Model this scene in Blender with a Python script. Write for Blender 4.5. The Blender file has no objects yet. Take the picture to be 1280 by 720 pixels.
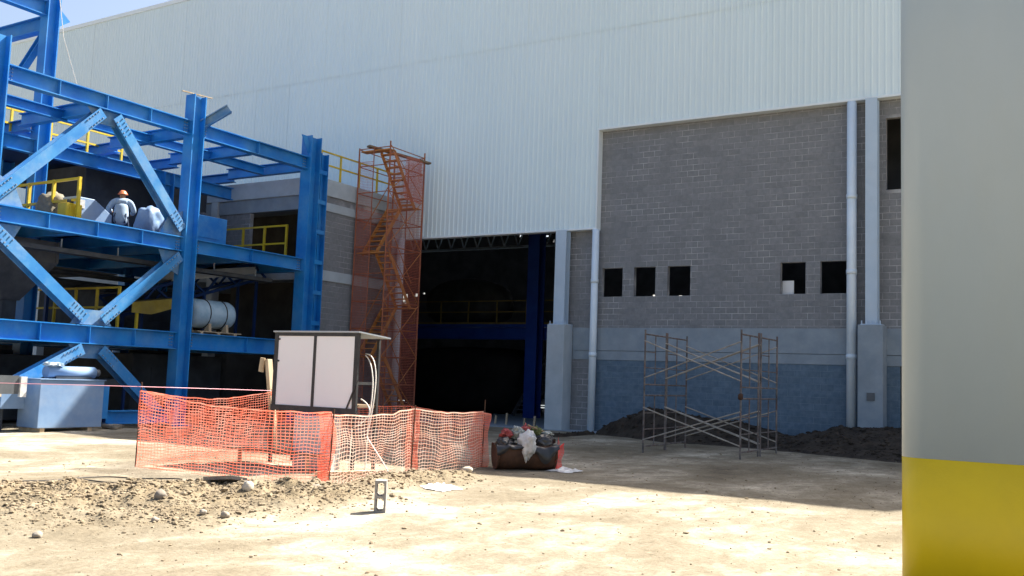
import bpy, bmesh, math, random
import numpy as np
from mathutils import Vector, Matrix, noise

random.seed(7)
rng = np.random.default_rng(7)
S = bpy.context.scene
COL = S.collection

# ------------------------------------------------------------------ camera
CAM_H = 1.68
yaw, pit, rol = math.radians(31.215), math.radians(5.466), math.radians(2.053)
fw = Vector((-math.sin(yaw) * math.cos(pit), math.cos(yaw) * math.cos(pit), math.sin(pit)))
r0 = Vector((math.cos(yaw), math.sin(yaw), 0))
u0 = r0.cross(fw)
rr = math.cos(rol) * r0 + math.sin(rol) * u0
uu = -math.sin(rol) * r0 + math.cos(rol) * u0
cam_d = bpy.data.cameras.new('camera')
cam_d.sensor_width = 36
cam_d.lens = 33.75
cam_d.clip_start = 0.1
cam_d.clip_end = 2000
cam = bpy.data.objects.new('camera', cam_d)
COL.objects.link(cam)
m3 = Matrix((rr, uu, -fw)).transposed()
cam.matrix_world = Matrix.Translation((0, 0, CAM_H)) @ m3.to_4x4()
S.camera = cam

# ------------------------------------------------------------------ light
SUN_TO = Vector((0.30, 0.78, 1.0)).normalized()
elev = math.asin(SUN_TO.z)
azim = math.atan2(SUN_TO.x, SUN_TO.y)
W = bpy.data.worlds.new('World')
S.world = W
W.use_nodes = True
nt = W.node_tree
bg = nt.nodes['Background']
sky = nt.nodes.new('ShaderNodeTexSky')
sky.sky_type = 'NISHITA'
sky.sun_disc = False
sky.sun_elevation = elev
sky.sun_rotation = azim
sky.dust_density = 4.5
sky.air_density = 1.0
sky.ozone_density = 1.0
nt.links.new(sky.outputs[0], bg.inputs[0])
bg.inputs[1].default_value = 0.077
sun_d = bpy.data.lights.new('sun', 'SUN')
sun_d.energy = 5.0
sun_d.angle = math.radians(0.5)
sun_d.color = (1.0, 0.95, 0.86)
sun = bpy.data.objects.new('sun', sun_d)
COL.objects.link(sun)
sun.rotation_euler = (-SUN_TO).to_track_quat('-Z', 'Y').to_euler()
sun.location = (20, 60, 80)
S.view_settings.view_transform = 'Standard'
S.view_settings.look = 'None'
S.view_settings.gamma = 1.0
S.view_settings.exposure = 1.75

# ------------------------------------------------------------------ materials
MATS = {}
def mat(name, c1, c2=None, scale=4.0, rough=0.8, metal=0.0, bump=0.0, bscale=None, dust=None, dust_amt=0.0,
        dust_scale=1.2, objrand=0.0, attr=None, stretch=None, spec=0.3, trans=0.0, lo=0.35, hi=0.65):
    m = bpy.data.materials.new(name)
    m.use_nodes = True
    t = m.node_tree
    b = t.nodes['Principled BSDF']
    b.inputs['Roughness'].default_value = rough
    b.inputs['Metallic'].default_value = metal
    b.inputs['Specular IOR Level'].default_value = spec
    tc = t.nodes.new('ShaderNodeTexCoord')
    src = tc.outputs['Object']
    geo = t.nodes.new('ShaderNodeNewGeometry')
    src = geo.outputs['Position']
    if stretch:
        mp = t.nodes.new('ShaderNodeMapping')
        mp.inputs['Scale'].default_value = stretch
        t.links.new(src, mp.inputs[0]); src = mp.outputs[0]
    def nz(sc, det=6, rgh=0.6):
        n = t.nodes.new('ShaderNodeTexNoise')
        n.inputs['Scale'].default_value = sc
        n.inputs['Detail'].default_value = det
        n.inputs['Roughness'].default_value = rgh
        t.links.new(src, n.inputs['Vector'])
        return n
    def ramp(fac, a, bb, l=lo, h=hi):
        r = t.nodes.new('ShaderNodeValToRGB')
        r.color_ramp.elements[0].position = l; r.color_ramp.elements[1].position = h
        r.color_ramp.elements[0].color = (*a, 1); r.color_ramp.elements[1].color = (*bb, 1)
        t.links.new(fac, r.inputs[0]); return r.outputs[0]
    def mul(colr, val_socket):
        x = t.nodes.new('ShaderNodeMix'); x.data_type = 'RGBA'; x.blend_type = 'MULTIPLY'
        x.inputs[0].default_value = 1.0
        t.links.new(colr, x.inputs[6]); t.links.new(val_socket, x.inputs[7]); return x.outputs[2]
    col = ramp(nz(scale).outputs[0], c1, c2 or c1)
    if dust:
        x = t.nodes.new('ShaderNodeMix'); x.data_type = 'RGBA'
        f = ramp(nz(dust_scale, 8, .7).outputs[0], (0, 0, 0), (dust_amt,) * 3, .45, .72)
        t.links.new(f, x.inputs[0]); t.links.new(col, x.inputs[6]); x.inputs[7].default_value = (*dust, 1)
        col = x.outputs[2]
    if objrand:
        if attr:
            a = t.nodes.new('ShaderNodeAttribute'); a.attribute_name = attr; v = a.outputs['Fac']
        else:
            a = t.nodes.new('ShaderNodeObjectInfo'); v = a.outputs['Random']
        mr = t.nodes.new('ShaderNodeMapRange')
        mr.inputs[3].default_value = 1 - objrand; mr.inputs[4].default_value = 1 + objrand
        t.links.new(v, mr.inputs[0])
        col = mul(col, mr.outputs[0])
    t.links.new(col, b.inputs['Base Color'])
    if bump:
        bn = t.nodes.new('ShaderNodeBump'); bn.inputs['Strength'].default_value = 1.0
        bn.inputs['Distance'].default_value = bump
        t.links.new(nz(bscale or scale * 6, 8, .65).outputs[0], bn.inputs['Height'])
        t.links.new(bn.outputs[0], b.inputs['Normal'])
    if trans:
        tb = t.nodes.new('ShaderNodeBsdfTranslucent'); ms = t.nodes.new('ShaderNodeMixShader'); ms.inputs[0].default_value = trans
        t.links.new(col, tb.inputs[0]); t.links.new(b.outputs[0], ms.inputs[1]); t.links.new(tb.outputs[0], ms.inputs[2])
        t.links.new(ms.outputs[0], t.nodes['Material Output'].inputs[0])
    MATS[name] = m
    return m

TAN = (.42, .36, .27)
mat('cladding', (.675, .795, .825), (.715, .825, .85), .25, .45, 0, dust=(.66, .735, .75), dust_amt=.3, dust_scale=.12, objrand=.012, stretch=(1, 1, .25))
mat('flashing', (.74, .81, .83), (.77, .83, .85), 1, .45)
mat('block', (.19, .197, .207), (.235, .239, .247), 9, .95, bump=.003, bscale=90, objrand=.065)
mat('block_joined', (.19, .197, .207), (.235, .239, .247), 9, .95, bump=.003, bscale=90, objrand=.065, attr='tone')
mat('mortar', (.20, .205, .215), (.56, .56, .56), 1.1, .95, bump=.003, bscale=60, lo=.40, hi=.66)
mat('block_low', (.095, .145, .20), (.14, .195, .25), 6, .9, bump=.003, bscale=70, objrand=.07)
mat('block_low_joined', (.095, .145, .20), (.14, .195, .25), 6, .9, bump=.003, bscale=70, objrand=.07, attr='tone')
mat('mortar_low', (.12, .175, .23), (.18, .24, .29), 2, .95)
mat('concrete', (.235, .285, .33), (.30, .345, .385), 2.2, .9, bump=.004, bscale=30, dust=(.22, .245, .26), dust_amt=.5)
mat('concrete_light', (.40, .455, .49), (.47, .52, .55), 2.0, .9, bump=.003, bscale=30, dust=(.34, .36, .365), dust_amt=.45)
mat('concrete_shaded', (.035, .034, .033), (.06, .058, .055), 1.5, .9)  # annex interior concrete, with the indoor shade put into the colour
mat('grey_steel', (.44, .55, .66), (.49, .59, .69), 2, .5, dust=TAN, dust_amt=.12)
mat('pvc', (.68, .78, .85), (.74, .82, .88), 1.5, .4, dust=(.55, .57, .56), dust_amt=.3)
mat('blue', (.006, .145, .46), (.012, .21, .56), 1.2, .42, dust=(.14, .33, .50), dust_amt=.4, dust_scale=1.1, spec=.4)
mat('blue_brace', (.02, .17, .45), (.05, .24, .50), 1.6, .5, dust=(.34, .44, .50), dust_amt=.45, dust_scale=1.2)
mat('gusset', (.04, .17, .38), (.15, .27, .40), 3, .6, dust=(.36, .38, .38), dust_amt=.35)
mat('bolt', (.10, .19, .33), (.24, .30, .38), 6, .5, .2)
mat('dark_blue', (.006, .03, .13), (.01, .045, .17), 1.5, .5)
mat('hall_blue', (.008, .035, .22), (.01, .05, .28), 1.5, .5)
mat('yellow_dusty_shaded', (.30, .22, .03), (.40, .31, .06), 3, .6, dust=(.2, .17, .1), dust_amt=.6)  # chute side yellow: dust, plus shade put into the colour
mat('yellow_deep_shade', (.13, .10, .03), (.19, .15, .05), 3, .6)  # yellow darkened to carry the shade on mezzanine rail and chute tray
mat('machine_blue', (.15, .25, .42), (.20, .31, .48), 2, .45, dust=(.36, .40, .45), dust_amt=.4)
mat('pale_blue', (.30, .45, .55), (.45, .58, .66), 3, .5, bump=.01, bscale=9)
mat('yellow', (.60, .42, .015), (.70, .50, .03), 3, .5, dust=(.4, .33, .2), dust_amt=.4)
mat('yellow_paint', (.80, .53, .002), (.86, .58, .003), 1.5, .4, bump=.0015, bscale=60, dust=(.66, .46, .02), dust_amt=.3, spec=.45)
mat('pillar_paint', (.325, .405, .475), (.36, .44, .51), .8, .32, bump=.0012, bscale=40, dust=(.37, .42, .43), dust_amt=.35, stretch=(1, 1, .4), spec=.5)
mat('rust_orange', (.42, .14, .04), (.55, .22, .07), 5, .75, dust=(.16, .09, .06), dust_amt=.6, dust_scale=3)
mat('tower_rust', (.26, .085, .045), (.42, .15, .07), 4, .8)
mat('tread_orange', (.50, .19, .05), (.62, .28, .09), 4, .7)
mat('scaffold_tube', (.07, .065, .065), (.22, .20, .185), 5, .7, .2, dust=(.20, .085, .055), dust_amt=.55, dust_scale=3)
mat('brace_tube', (.25, .22, .18), (.42, .38, .32), 6, .6, .2)
mat('net', (.80, .155, .085), (.88, .26, .17), 3, .6, dust=(.84, .56, .46), dust_amt=.65, dust_scale=2.2, trans=.4)
mat('net_pale', (.84, .50, .36), (.88, .72, .60), 4, .6, dust=(.85, .25, .13), dust_amt=.7, dust_scale=1.5, trans=.3)  # paler, creamier version of the net colour for two panels
mat('net_dark', (.44, .12, .085), (.54, .18, .12), 2, .7)
mat('net_red', (.60, .03, .03), (.72, .07, .06), 4, .7)
mat('board_white', (.83, .84, .85), (.86, .87, .88), 5, .5, dust=(.74, .72, .7), dust_amt=.25, dust_scale=5)
mat('board_frame', (.025, .027, .03), (.05, .05, .05), 4, .5)
mat('wood', (.42, .31, .19), (.58, .46, .31), 6, .85, stretch=(1, 1, .3))
mat('wood_dark', (.16, .11, .07), (.26, .19, .12), 6, .85)
mat('cable_white', (.66, .62, .54), (.72, .69, .62), 4, .5)
mat('cable_dark', (.04, .035, .03), (.08, .07, .06), 5, .6)
mat('string_pink', (.80, .35, .42), (.85, .45, .5), 4, .6)
mat('soil', (.024, .018, .013), (.06, .046, .034), 2.5, 1, bump=.03, bscale=14)
mat('clod', (.17, .132, .085), (.29, .232, .155), 2.2, 1, bump=.006, bscale=50)
mat('stone', (.25, .21, .165), (.40, .35, .285), 6, .95, bump=.006, bscale=25, objrand=.25)
mat('stone_pale', (.42, .37, .29), (.52, .46, .37), 6, .95, bump=.005, bscale=25)
mat('slab', (.20, .185, .18), (.27, .25, .24), 6, .9, bump=.004, bscale=40)
mat('cinder', (.23, .215, .20), (.32, .30, .28), 14, 1, bump=.005, bscale=120)
mat('rusty', (.05, .026, .016), (.11, .055, .032), 3.5, .85, bump=.003, bscale=25, dust=(.03, .02, .018), dust_amt=.7)
mat('plastic_white', (.42, .42, .41), (.66, .66, .64), 6, .35, spec=.5)
mat('plastic_black', (.012, .012, .014), (.03, .03, .032), 6, .3, spec=.5)
mat('cloth_red', (.22, .03, .035), (.36, .09, .085), 8, .9)
mat('cloth_green', (.07, .09, .03), (.14, .15, .06), 8, .9)
mat('cloth_grey', (.24, .27, .26), (.38, .40, .37), 8, .9)
mat('tarp_black', (.006, .006, .007), (.013, .013, .014), 2, .8)
mat('tan_cloth', (.17, .155, .12), (.24, .21, .15), 5, .9, bump=.01, bscale=12)
mat('machine_dark', (.026, .032, .045), (.055, .068, .085), 1.5, .6)
mat('machine_grey', (.08, .09, .10), (.13, .14, .15), 2.5, .55, .2)
mat('shirt', (.26, .35, .46), (.34, .43, .53), 8, .9)
mat('trousers', (.02, .03, .07), (.03, .045, .09), 8, .9)
mat('skin', (.30, .16, .10), (.34, .19, .12), 8, .6)
mat('hat', (.62, .17, .06), (.66, .2, .08), 4, .35)
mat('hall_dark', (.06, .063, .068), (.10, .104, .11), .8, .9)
mat('glass_dark', (.02, .025, .03), (.03, .035, .04), 1, .08, spec=.6)
mat('plastic_clear', (.22, .33, .42), (.50, .56, .60), 5, .25, spec=.6)

# ground material: dusty light crust over browner soil
def ground_mat():
    m = bpy.data.materials.new('ground'); m.use_nodes = True
    t = m.node_tree; b = t.nodes['Principled BSDF']
    b.inputs['Roughness'].default_value = 1; b.inputs['Specular IOR Level'].default_value = .1
    g = t.nodes.new('ShaderNodeNewGeometry')
    def nz(sc, det, rg, vec=None, dist=0.0):
        n = t.nodes.new('ShaderNodeTexNoise'); n.inputs['Scale'].default_value = sc
        n.inputs['Detail'].default_value = det; n.inputs['Roughness'].default_value = rg
        n.inputs['Distortion'].default_value = dist
        t.links.new(vec or g.outputs['Position'], n.inputs['Vector']); return n.outputs[0]
    def ramp(f, stops):
        r = t.nodes.new('ShaderNodeValToRGB'); e = r.color_ramp.elements
        e[0].position, e[0].color = stops[0][0], (*stops[0][1], 1)
        e[1].position, e[1].color = stops[-1][0], (*stops[-1][1], 1)
        for p, c in stops[1:-1]:
            x = e.new(p); x.color = (*c, 1)
        t.links.new(f, r.inputs[0]); return r.outputs[0]
    def mix(f, a, c, mode='MIX'):
        x = t.nodes.new('ShaderNodeMix'); x.data_type = 'RGBA'; x.blend_type = mode
        if isinstance(f, float): x.inputs[0].default_value = f
        else: t.links.new(f, x.inputs[0])
        t.links.new(a, x.inputs[6]); t.links.new(c, x.inputs[7]); return x.outputs[2]
    mp = t.nodes.new('ShaderNodeMapping'); mp.inputs['Scale'].default_value = (.95, .62, 1)
    mp.inputs['Rotation'].default_value = (0, 0, math.radians(-25))
    t.links.new(g.outputs['Position'], mp.inputs[0])
    big = nz(.42, 7, .62, mp.outputs[0], .4)
    mid = nz(2.6, 8, .72, mp.outputs[0], .6)
    mm = t.nodes.new('ShaderNodeMath'); mm.operation = 'MULTIPLY_ADD'; mm.inputs[1].default_value = .45
    t.links.new(mid, mm.inputs[0])
    m2 = t.nodes.new('ShaderNodeMath'); m2.operation = 'MULTIPLY_ADD'; m2.inputs[1].default_value = .8; m2.inputs[2].default_value = -.125
    t.links.new(big, m2.inputs[0]); t.links.new(m2.outputs[0], mm.inputs[2])
    base = ramp(mm.outputs[0], [(.30, (.125, .103, .072)), (.43, (.19, .16, .112)), (.51, (.235, .203, .148)), (.58, (.335, .293, .22)), (.66, (.53, .48, .375))])
    fine = ramp(nz(16, 9, .8), [(.28, (.50, .48, .45)), (.48, (.95, .95, .95)), (.7, (1.18, 1.18, 1.18))])
    spk = ramp(nz(55, 3, .6), [(.27, (.45, .43, .40)), (.36, (1, 1, 1))])
    c = mix(1.0, base, fine, 'MULTIPLY'); c = mix(1.0, c, spk, 'MULTIPLY')
    at = t.nodes.new('ShaderNodeAttribute'); at.attribute_name = 'turned'
    soil = ramp(nz(3.5, 8, .7), [(.3, (.125, .097, .060)), (.5, (.20, .158, .10)), (.7, (.31, .25, .17))])
    soil = mix(1.0, soil, fine, 'MULTIPLY')
    c = mix(at.outputs['Fac'], c, soil)
    t.links.new(c, b.inputs['Base Color'])
    bn = t.nodes.new('ShaderNodeBump'); bn.inputs['Distance'].default_value = .025
    t.links.new(nz(9, 9, .72), bn.inputs['Height']); t.links.new(bn.outputs[0], b.inputs['Normal'])
    MATS['ground'] = m
ground_mat()

# ------------------------------------------------------------------ helpers
WM = {}
def tag(o, label=None, cat=None, group=None, kind=None):
    if label: o['label'] = label
    if cat: o['category'] = cat
    if group: o['group'] = group
    if kind: o['kind'] = kind
    return o
def put(o, parent):
    COL.objects.link(o)
    if parent is not None:
        o.parent = parent
        o.matrix_parent_inverse = WM[parent].inverted()
    WM[o] = Matrix.LocRotScale(o.location, o.rotation_euler, o.scale)
    return o
def thing(name, label, cat, loc, group=None):
    o = bpy.data.objects.new(name, None)
    o.empty_display_size = .3
    o.location = loc
    put(o, None)
    return tag(o, label, cat, group)

class MB:
    def __init__(s): s.v = []; s.f = []; s.smooth = False
    def add(s, vs, fs):
        k = len(s.v); s.v += [tuple(x) for x in vs]; s.f += [tuple(i + k for i in q) for q in fs]; return s
    def box(s, a, b):
        (x0, y0, z0), (x1, y1, z1) = a, b
        x0, x1 = min(x0, x1), max(x0, x1); y0, y1 = min(y0, y1), max(y0, y1); z0, z1 = min(z0, z1), max(z0, z1)
        return s.add([(x0, y0, z0), (x1, y0, z0), (x1, y1, z0), (x0, y1, z0), (x0, y0, z1), (x1, y0, z1), (x1, y1, z1), (x0, y1, z1)],
                     [(3, 2, 1, 0), (4, 5, 6, 7), (0, 1, 5, 4), (1, 2, 6, 5), (2, 3, 7, 6), (3, 0, 4, 7)])
    def frame(s, p0, p1, up=(0, 0, 1)):
        d = (Vector(p1) - Vector(p0)); L = d.length; d.normalize()
        up = Vector(up)
        if abs(d.dot(up)) > .99: up = Vector((0, 1, 0))
        side = d.cross(up).normalized(); u = side.cross(d).normalized()
        return Vector(p0), d, side, u, L
    def extrude(s, p0, p1, prof, up=(0, 0, 1)):
        o, d, sd, u, L = s.frame(p0, p1, up)
        n = len(prof)
        vs = [o + sd * a + u * b for a, b in prof] + [o + d * L + sd * a + u * b for a, b in prof]
        fs = [(i, (i + 1) % n, n + (i + 1) % n, n + i) for i in range(n)]
        fs += [tuple(range(n - 1, -1, -1)), tuple(range(n, 2 * n))]
        return s.add(vs, fs)
    def bar(s, p0, p1, w, h, up=(0, 0, 1)):
        return s.extrude(p0, p1, [(-w / 2, -h / 2), (w / 2, -h / 2), (w / 2, h / 2), (-w / 2, h / 2)], up)
    def ibeam(s, p0, p1, h, w, up=(0, 0, 1), tf=.028, tw=.016):
        s.extrude(p0, p1, [(-w / 2, -h / 2), (w / 2, -h / 2), (w / 2, -h / 2 + tf), (-w / 2, -h / 2 + tf)], up)
        s.extrude(p0, p1, [(-w / 2, h / 2 - tf), (w / 2, h / 2 - tf), (w / 2, h / 2), (-w / 2, h / 2)], up)
        return s.extrude(p0, p1, [(-tw / 2, -h / 2 + tf), (tw / 2, -h / 2 + tf), (tw / 2, h / 2 - tf), (-tw / 2, h / 2 - tf)], up)
    def cyl(s, p0, p1, r, n=8, r1=None):
        o, d, sd, u, L = s.frame(p0, p1)
        r1 = r if r1 is None else r1
        c = [(math.cos(2 * math.pi * i / n), math.sin(2 * math.pi * i / n)) for i in range(n)]
        vs = [o + sd * a * r + u * b * r for a, b in c] + [o + d * L + sd * a * r1 + u * b * r1 for a, b in c]
        return s.add(vs, [(i, (i + 1) % n, n + (i + 1) % n, n + i) for i in range(n)] + [tuple(range(n - 1, -1, -1)), tuple(range(n, 2 * n))])
    def tube(s, pts, r, n=6):
        pts = [Vector(p) for p in pts]; rings = []
        for i, p in enumerate(pts):
            d = (pts[min(i + 1, len(pts) - 1)] - pts[max(i - 1, 0)]).normalized()
            up = Vector((0, 0, 1)) if abs(d.z) < .9 else Vector((1, 0, 0))
            a = d.cross(up).normalized(); b = a.cross(d)
            rings.append([p + (a * math.cos(2 * math.pi * k / n) + b * math.sin(2 * math.pi * k / n)) * r for k in range(n)])
        vs = [v for R in rings for v in R]
        fs = [(i * n + k, i * n + (k + 1) % n, (i + 1) * n + (k + 1) % n, (i + 1) * n + k) for i in range(len(pts) - 1) for k in range(n)]
        fs += [tuple(range(n - 1, -1, -1)), tuple(range((len(pts) - 1) * n, len(pts) * n))]
        return s.add(vs, fs)
    def plate(s, pts, n, t):
        n = Vector(n).normalized() * t / 2; k = len(pts)
        vs = [Vector(p) - n for p in pts] + [Vector(p) + n for p in pts]
        return s.add(vs, [tuple(range(k)), tuple(range(2 * k - 1, k - 1, -1))] + [(i, k + i, k + (i + 1) % k, (i + 1) % k) for i in range(k)])
    def build(s, name, m, parent=None, smooth=False, bevel=0.0, kind=None):
        a = np.array([tuple(v) for v in s.v])
        c = Vector(((a[:, 0].min() + a[:, 0].max()) / 2, (a[:, 1].min() + a[:, 1].max()) / 2, a[:, 2].min()))
        me = bpy.data.meshes.new(name)
        me.from_pydata([(v[0] - c.x, v[1] - c.y, v[2] - c.z) for v in s.v], [], s.f)
        bm = bmesh.new(); bm.from_mesh(me)
        bmesh.ops.recalc_face_normals(bm, faces=bm.faces)
        bm.to_mesh(me); bm.free()
        me.materials.append(MATS[m] if isinstance(m, str) else m)
        if smooth:
            for p in me.polygons: p.use_smooth = len(p.vertices) < 5
        o = bpy.data.objects.new(name, me); o.location = c
        put(o, parent)
        if bevel:
            b = o.modifiers.new('bevel', 'BEVEL'); b.width = bevel; b.segments = 2; b.limit_method = 'ANGLE'
        if kind: o['kind'] = kind
        return o
def box(name, a, b, m, parent=None, bevel=0.0): return MB().box(a, b).build(name, m, parent, bevel=bevel)
def place(name, me, loc, parent, rot=(0, 0, 0), sc=(1, 1, 1)):
    o = bpy.data.objects.new(name, me); o.location = loc; o.rotation_euler = rot; o.scale = sc
    return put(o, parent)
def bez(p0, p1, p2, p3, n=14):
    p0, p1, p2, p3 = map(Vector, (p0, p1, p2, p3)); out = []
    for i in range(n + 1):
        t = i / n; out.append(p0 * (1 - t) ** 3 + p1 * 3 * t * (1 - t) ** 2 + p2 * 3 * t * t * (1 - t) + p3 * t ** 3)
    return out
def catmull(pts, n=8):
    pts = [Vector(p) for p in pts]; P = [pts[0]] + pts + [pts[-1]]; out = []
    for i in range(1, len(P) - 2):
        a, b, c, d = P[i - 1:i + 3]
        for k in range(n):
            t = k / n
            out.append(.5 * ((2 * b) + (c - a) * t + (2 * a - 5 * b + 4 * c - d) * t * t + (3 * b - a - 3 * c + d) * t ** 3))
    return out + [pts[-1]]

# ------------------------------------------------------------------ ground
def sstep(a, b, x):
    t = min(1, max(0, (x - a) / (b - a))); return t * t * (3 - 2 * t)
def seg_d(x, y, ax, ay, bx, by):
    dx, dy = bx - ax, by - ay
    t = min(1, max(0, ((x - ax) * dx + (y - ay) * dy) / (dx * dx + dy * dy)))
    return math.hypot(x - ax - dx * t, y - ay - dy * t)
def rub_w(x, y):
    d = seg_d(x, y, -11.4, 6.9, -9.0, 9.5) * (1 + .35 * noise.noise((x * .9, y * .9, 2)))
    d2 = seg_d(x, y, -9.4, 11.2, -9.3, 13.4)
    d3 = seg_d(x, y, -10.6, 5.9, -8.9, 7.6) * (1 + .4 * noise.noise((x * .8, y * .8, 12)))
    return max(1 - sstep(.3, 1.7, d), .8 * (1 - sstep(.15, .9, d2)), .55 * (1 - sstep(.2, 1.4, d3)))
def gz(x, y):
    if x < -26 or x > 6 or y < 3 or y > 29.6: return 0.0
    e = sstep(-26, -24, x) * (1 - sstep(4, 6, x)) * sstep(3, 4, y) * (1 - sstep(27.5, 29.4, y))
    z = .035 * noise.noise((x * .35, y * .35, 3)) + .014 * noise.noise((x * 1.3, y * 1.3, 9)) + .006 * noise.noise((x * 4, y * 4, 1))
    w = rub_w(x, y)
    z += w * (.18 + .12 * noise.noise((x * 1.6, y * 1.6, 5)) + .07 * noise.noise((x * 5, y * 5, 2)) + .05 * noise.noise((x * 8, y * 8, 4)) + .03 * noise.noise((x * 17, y * 17, 14)))
    return z * e
xs = [-420, -220, -120, -70, -45, -32] + list(np.arange(-26, -14, .22)) + list(np.arange(-14, -12.6, .085)) + list(np.arange(-12.6, -7.4, .05)) + list(np.arange(-7.4, -4.6, .085)) + list(np.arange(-4.6, 6.01, .2)) + [12, 30, 80, 200, 420]
ys = [-300, -100, -40, -12, -4, 0, 1.5] + list(np.arange(3, 4.6, .2)) + list(np.arange(4.6, 10.6, .05)) + list(np.arange(10.6, 14.5, .085)) + list(np.arange(14.5, 29.8, .2)) + [32, 45, 80, 150, 420]
nx, ny = len(xs), len(ys)
vs = [(x, y, gz(x, y)) for y in ys for x in xs]
fs = [(j * nx + i, j * nx + i + 1, (j + 1) * nx + i + 1, (j + 1) * nx + i) for j in range(ny - 1) for i in range(nx - 1)]
me = bpy.data.meshes.new('ground'); me.from_pydata(vs, [], fs); me.materials.append(MATS['ground'])
at_ = me.attributes.new('turned', 'FLOAT', 'POINT')
at_.data.foreach_set('value', [min(1.0, 1.5 * rub_w(a, b) * (.75 + .5 * noise.noise((a * 1.1, b * 1.1, 6)))) if -16 < a < -4 and 3 < b < 17 else 0.0 for a, b, _ in vs])
for p_ in me.polygons: p_.use_smooth = True
ground = put(bpy.data.objects.new('ground', me), None); tag(ground, kind='structure')

# ------------------------------------------------------------------ block walls
def block_shape(w, h, d=.03, c=.0035):
    # front at y=0 looking to -y, chamfered rim
    v = [(0, d, 0), (w, d, 0), (w, d, h), (0, d, h), (0, c, 0), (w, c, 0), (w, c, h), (0, c, h),
         (c, 0, c), (w - c, 0, c), (w - c, 0, h - c), (c, 0, h - c)]
    f = [(8, 9, 10, 11), (4, 5, 9, 8), (5, 6, 10, 9), (6, 7, 11, 10), (7, 4, 8, 11), (0, 1, 5, 4), (1, 2, 6, 5), (2, 3, 7, 6), (3, 0, 4, 7)]
    return v, f
def block_mesh(name, w, h, m):
    v, f = block_shape(w, h); me = bpy.data.meshes.new(name); me.from_pydata(v, [], f); me.materials.append(MATS[m]); return me
def lay_blocks(u0, u1, z0, z1, anchor_u, anchor_z, openings, L=.4, Hh=.2, g=.014):
    """list of (u, z, w, h, full)"""
    out = []
    k0 = math.floor((z0 - anchor_z) / Hh)
    k = k0
    while anchor_z + k * Hh < z1 - .02:
        za = max(z0, anchor_z + k * Hh) + g / 2; zb = min(z1, anchor_z + (k + 1) * Hh) - g / 2
        off = L / 2 if k % 2 else 0
        i = math.floor((u0 - anchor_u - off) / L)
        while anchor_u + off + i * L < u1 - .02:
            a = max(u0, anchor_u + off + i * L) + g / 2; b = min(u1, anchor_u + off + (i + 1) * L) - g / 2
            iv = [(a, b)]
            for (oa, ob, oza, ozb) in openings:
                if zb > oza + .02 and za < ozb - .02:
                    nv = []
                    for p, q in iv:
                        if q <= oa or p >= ob: nv.append((p, q)); continue
                        if p < oa: nv.append((p, oa))
                        if q > ob: nv.append((ob, q))
                    iv = nv
            for p, q in iv:
                if q - p > .04 and zb - za > .02:
                    out.append((p, za, q - p, zb - za, abs(q - p - (L - g)) < 1e-4 and abs(zb - za - (Hh - g)) < 1e-4))
            i += 1
        k += 1
    return out
def panel_cells(u0, u1, z0, z1, openings):
    us = sorted({u0, u1, *[o for q in openings for o in q[:2] if u0 < o < u1]})
    zs = sorted({z0, z1, *[o for q in openings for o in q[2:] if z0 < o < z1]})
    for a, b in zip(us, us[1:]):
        for c, d in zip(zs, zs[1:]):
            mu, mz = (a + b) / 2, (c + d) / 2
            if not any(o[0] < mu < o[1] and o[2] < mz < o[3] for o in openings): yield a, b, c, d
def joined_blocks(name, items, xf, m, parent):
    V = []; F = []; T = []
    for (u, z, w, h, _) in items:
        v, f = block_shape(w, h); k = len(V)
        V += [xf(u + a, b + random.uniform(0, .0), z + c) for a, b, c in v]; F += [tuple(i + k for i in q) for q in f]
        T += [random.random()] * len(f)
    me = bpy.data.meshes.new(name); me.from_pydata(V, [], F)
    at = me.attributes.new('tone', 'FLOAT', 'FACE'); at.data.foreach_set('value', T)
    me.materials.append(MATS[m])
    o = bpy.data.objects.new(name, me); put(o, parent); o['kind'] = 'stuff'; return o

# ------------------------------------------------------------------ factory hall
WY = 30.05        # face of the block wall
hall = thing('factory_hall', 'huge pale corrugated metal hall with grey block wall and dark open doorway', 'building', (-30, 30, 0))
X0, X1, ROOF = -72.0, 3.0, 19.3
def sheet_mesh(z0, z1):
    prof = []; x = 0.0
    for i in range(5):
        prof += [(x, 0), (x + .115, 0), (x + .14, -.022), (x + .175, -.022)]; x += .2
    prof.append((1.0, 0))
    n = len(prof)
    v = [(a, b, 0) for a, b in prof] + [(a, b, z1 - z0) for a, b in prof]
    me = bpy.data.meshes.new('cladding_sheet'); me.from_pydata(v, [], [(i, i + 1, n + i + 1, n + i) for i in range(n - 1)])
    me.materials.append(MATS['cladding']); return me
SEAM = 14.13
STEP = -14.72
up_m = sheet_mesh(SEAM, ROOF); lo_l = sheet_mesh(7.05, SEAM + .06); lo_r = sheet_mesh(10.58, SEAM + .06)
x = STEP
k = 0
while x > X0: x -= 1.0
x_start = x
x = x_start
while x < X1 - .01:
    place('cladding_sheet', up_m, (x, 29.75 + random.uniform(-.003, .003), SEAM), hall)
    if x < STEP - .01: place('cladding_sheet', lo_l, (x, 29.765 + random.uniform(-.003, .003), 7.05), hall)
    else: place('cladding_sheet', lo_r, (x, 29.765 + random.uniform(-.003, .003), 10.58), hall)
    x += 1.0
box('roof_flashing', (x_start, 29.69, ROOF - .12), (X1, 29.90, ROOF + .07), 'flashing', hall)
box('sill_flashing', (x_start, 29.715, 7.0), (STEP, 30.04, 7.06), 'flashing', hall)
box('sill_flashing', (STEP + .05, 29.715, 10.52), (X1, 30.04, 10.59), 'flashing', hall)
box('corner_flashing', (STEP, 29.715, 7.0), (STEP + .055, 30.04, 10.59), 'flashing', hall)
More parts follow.
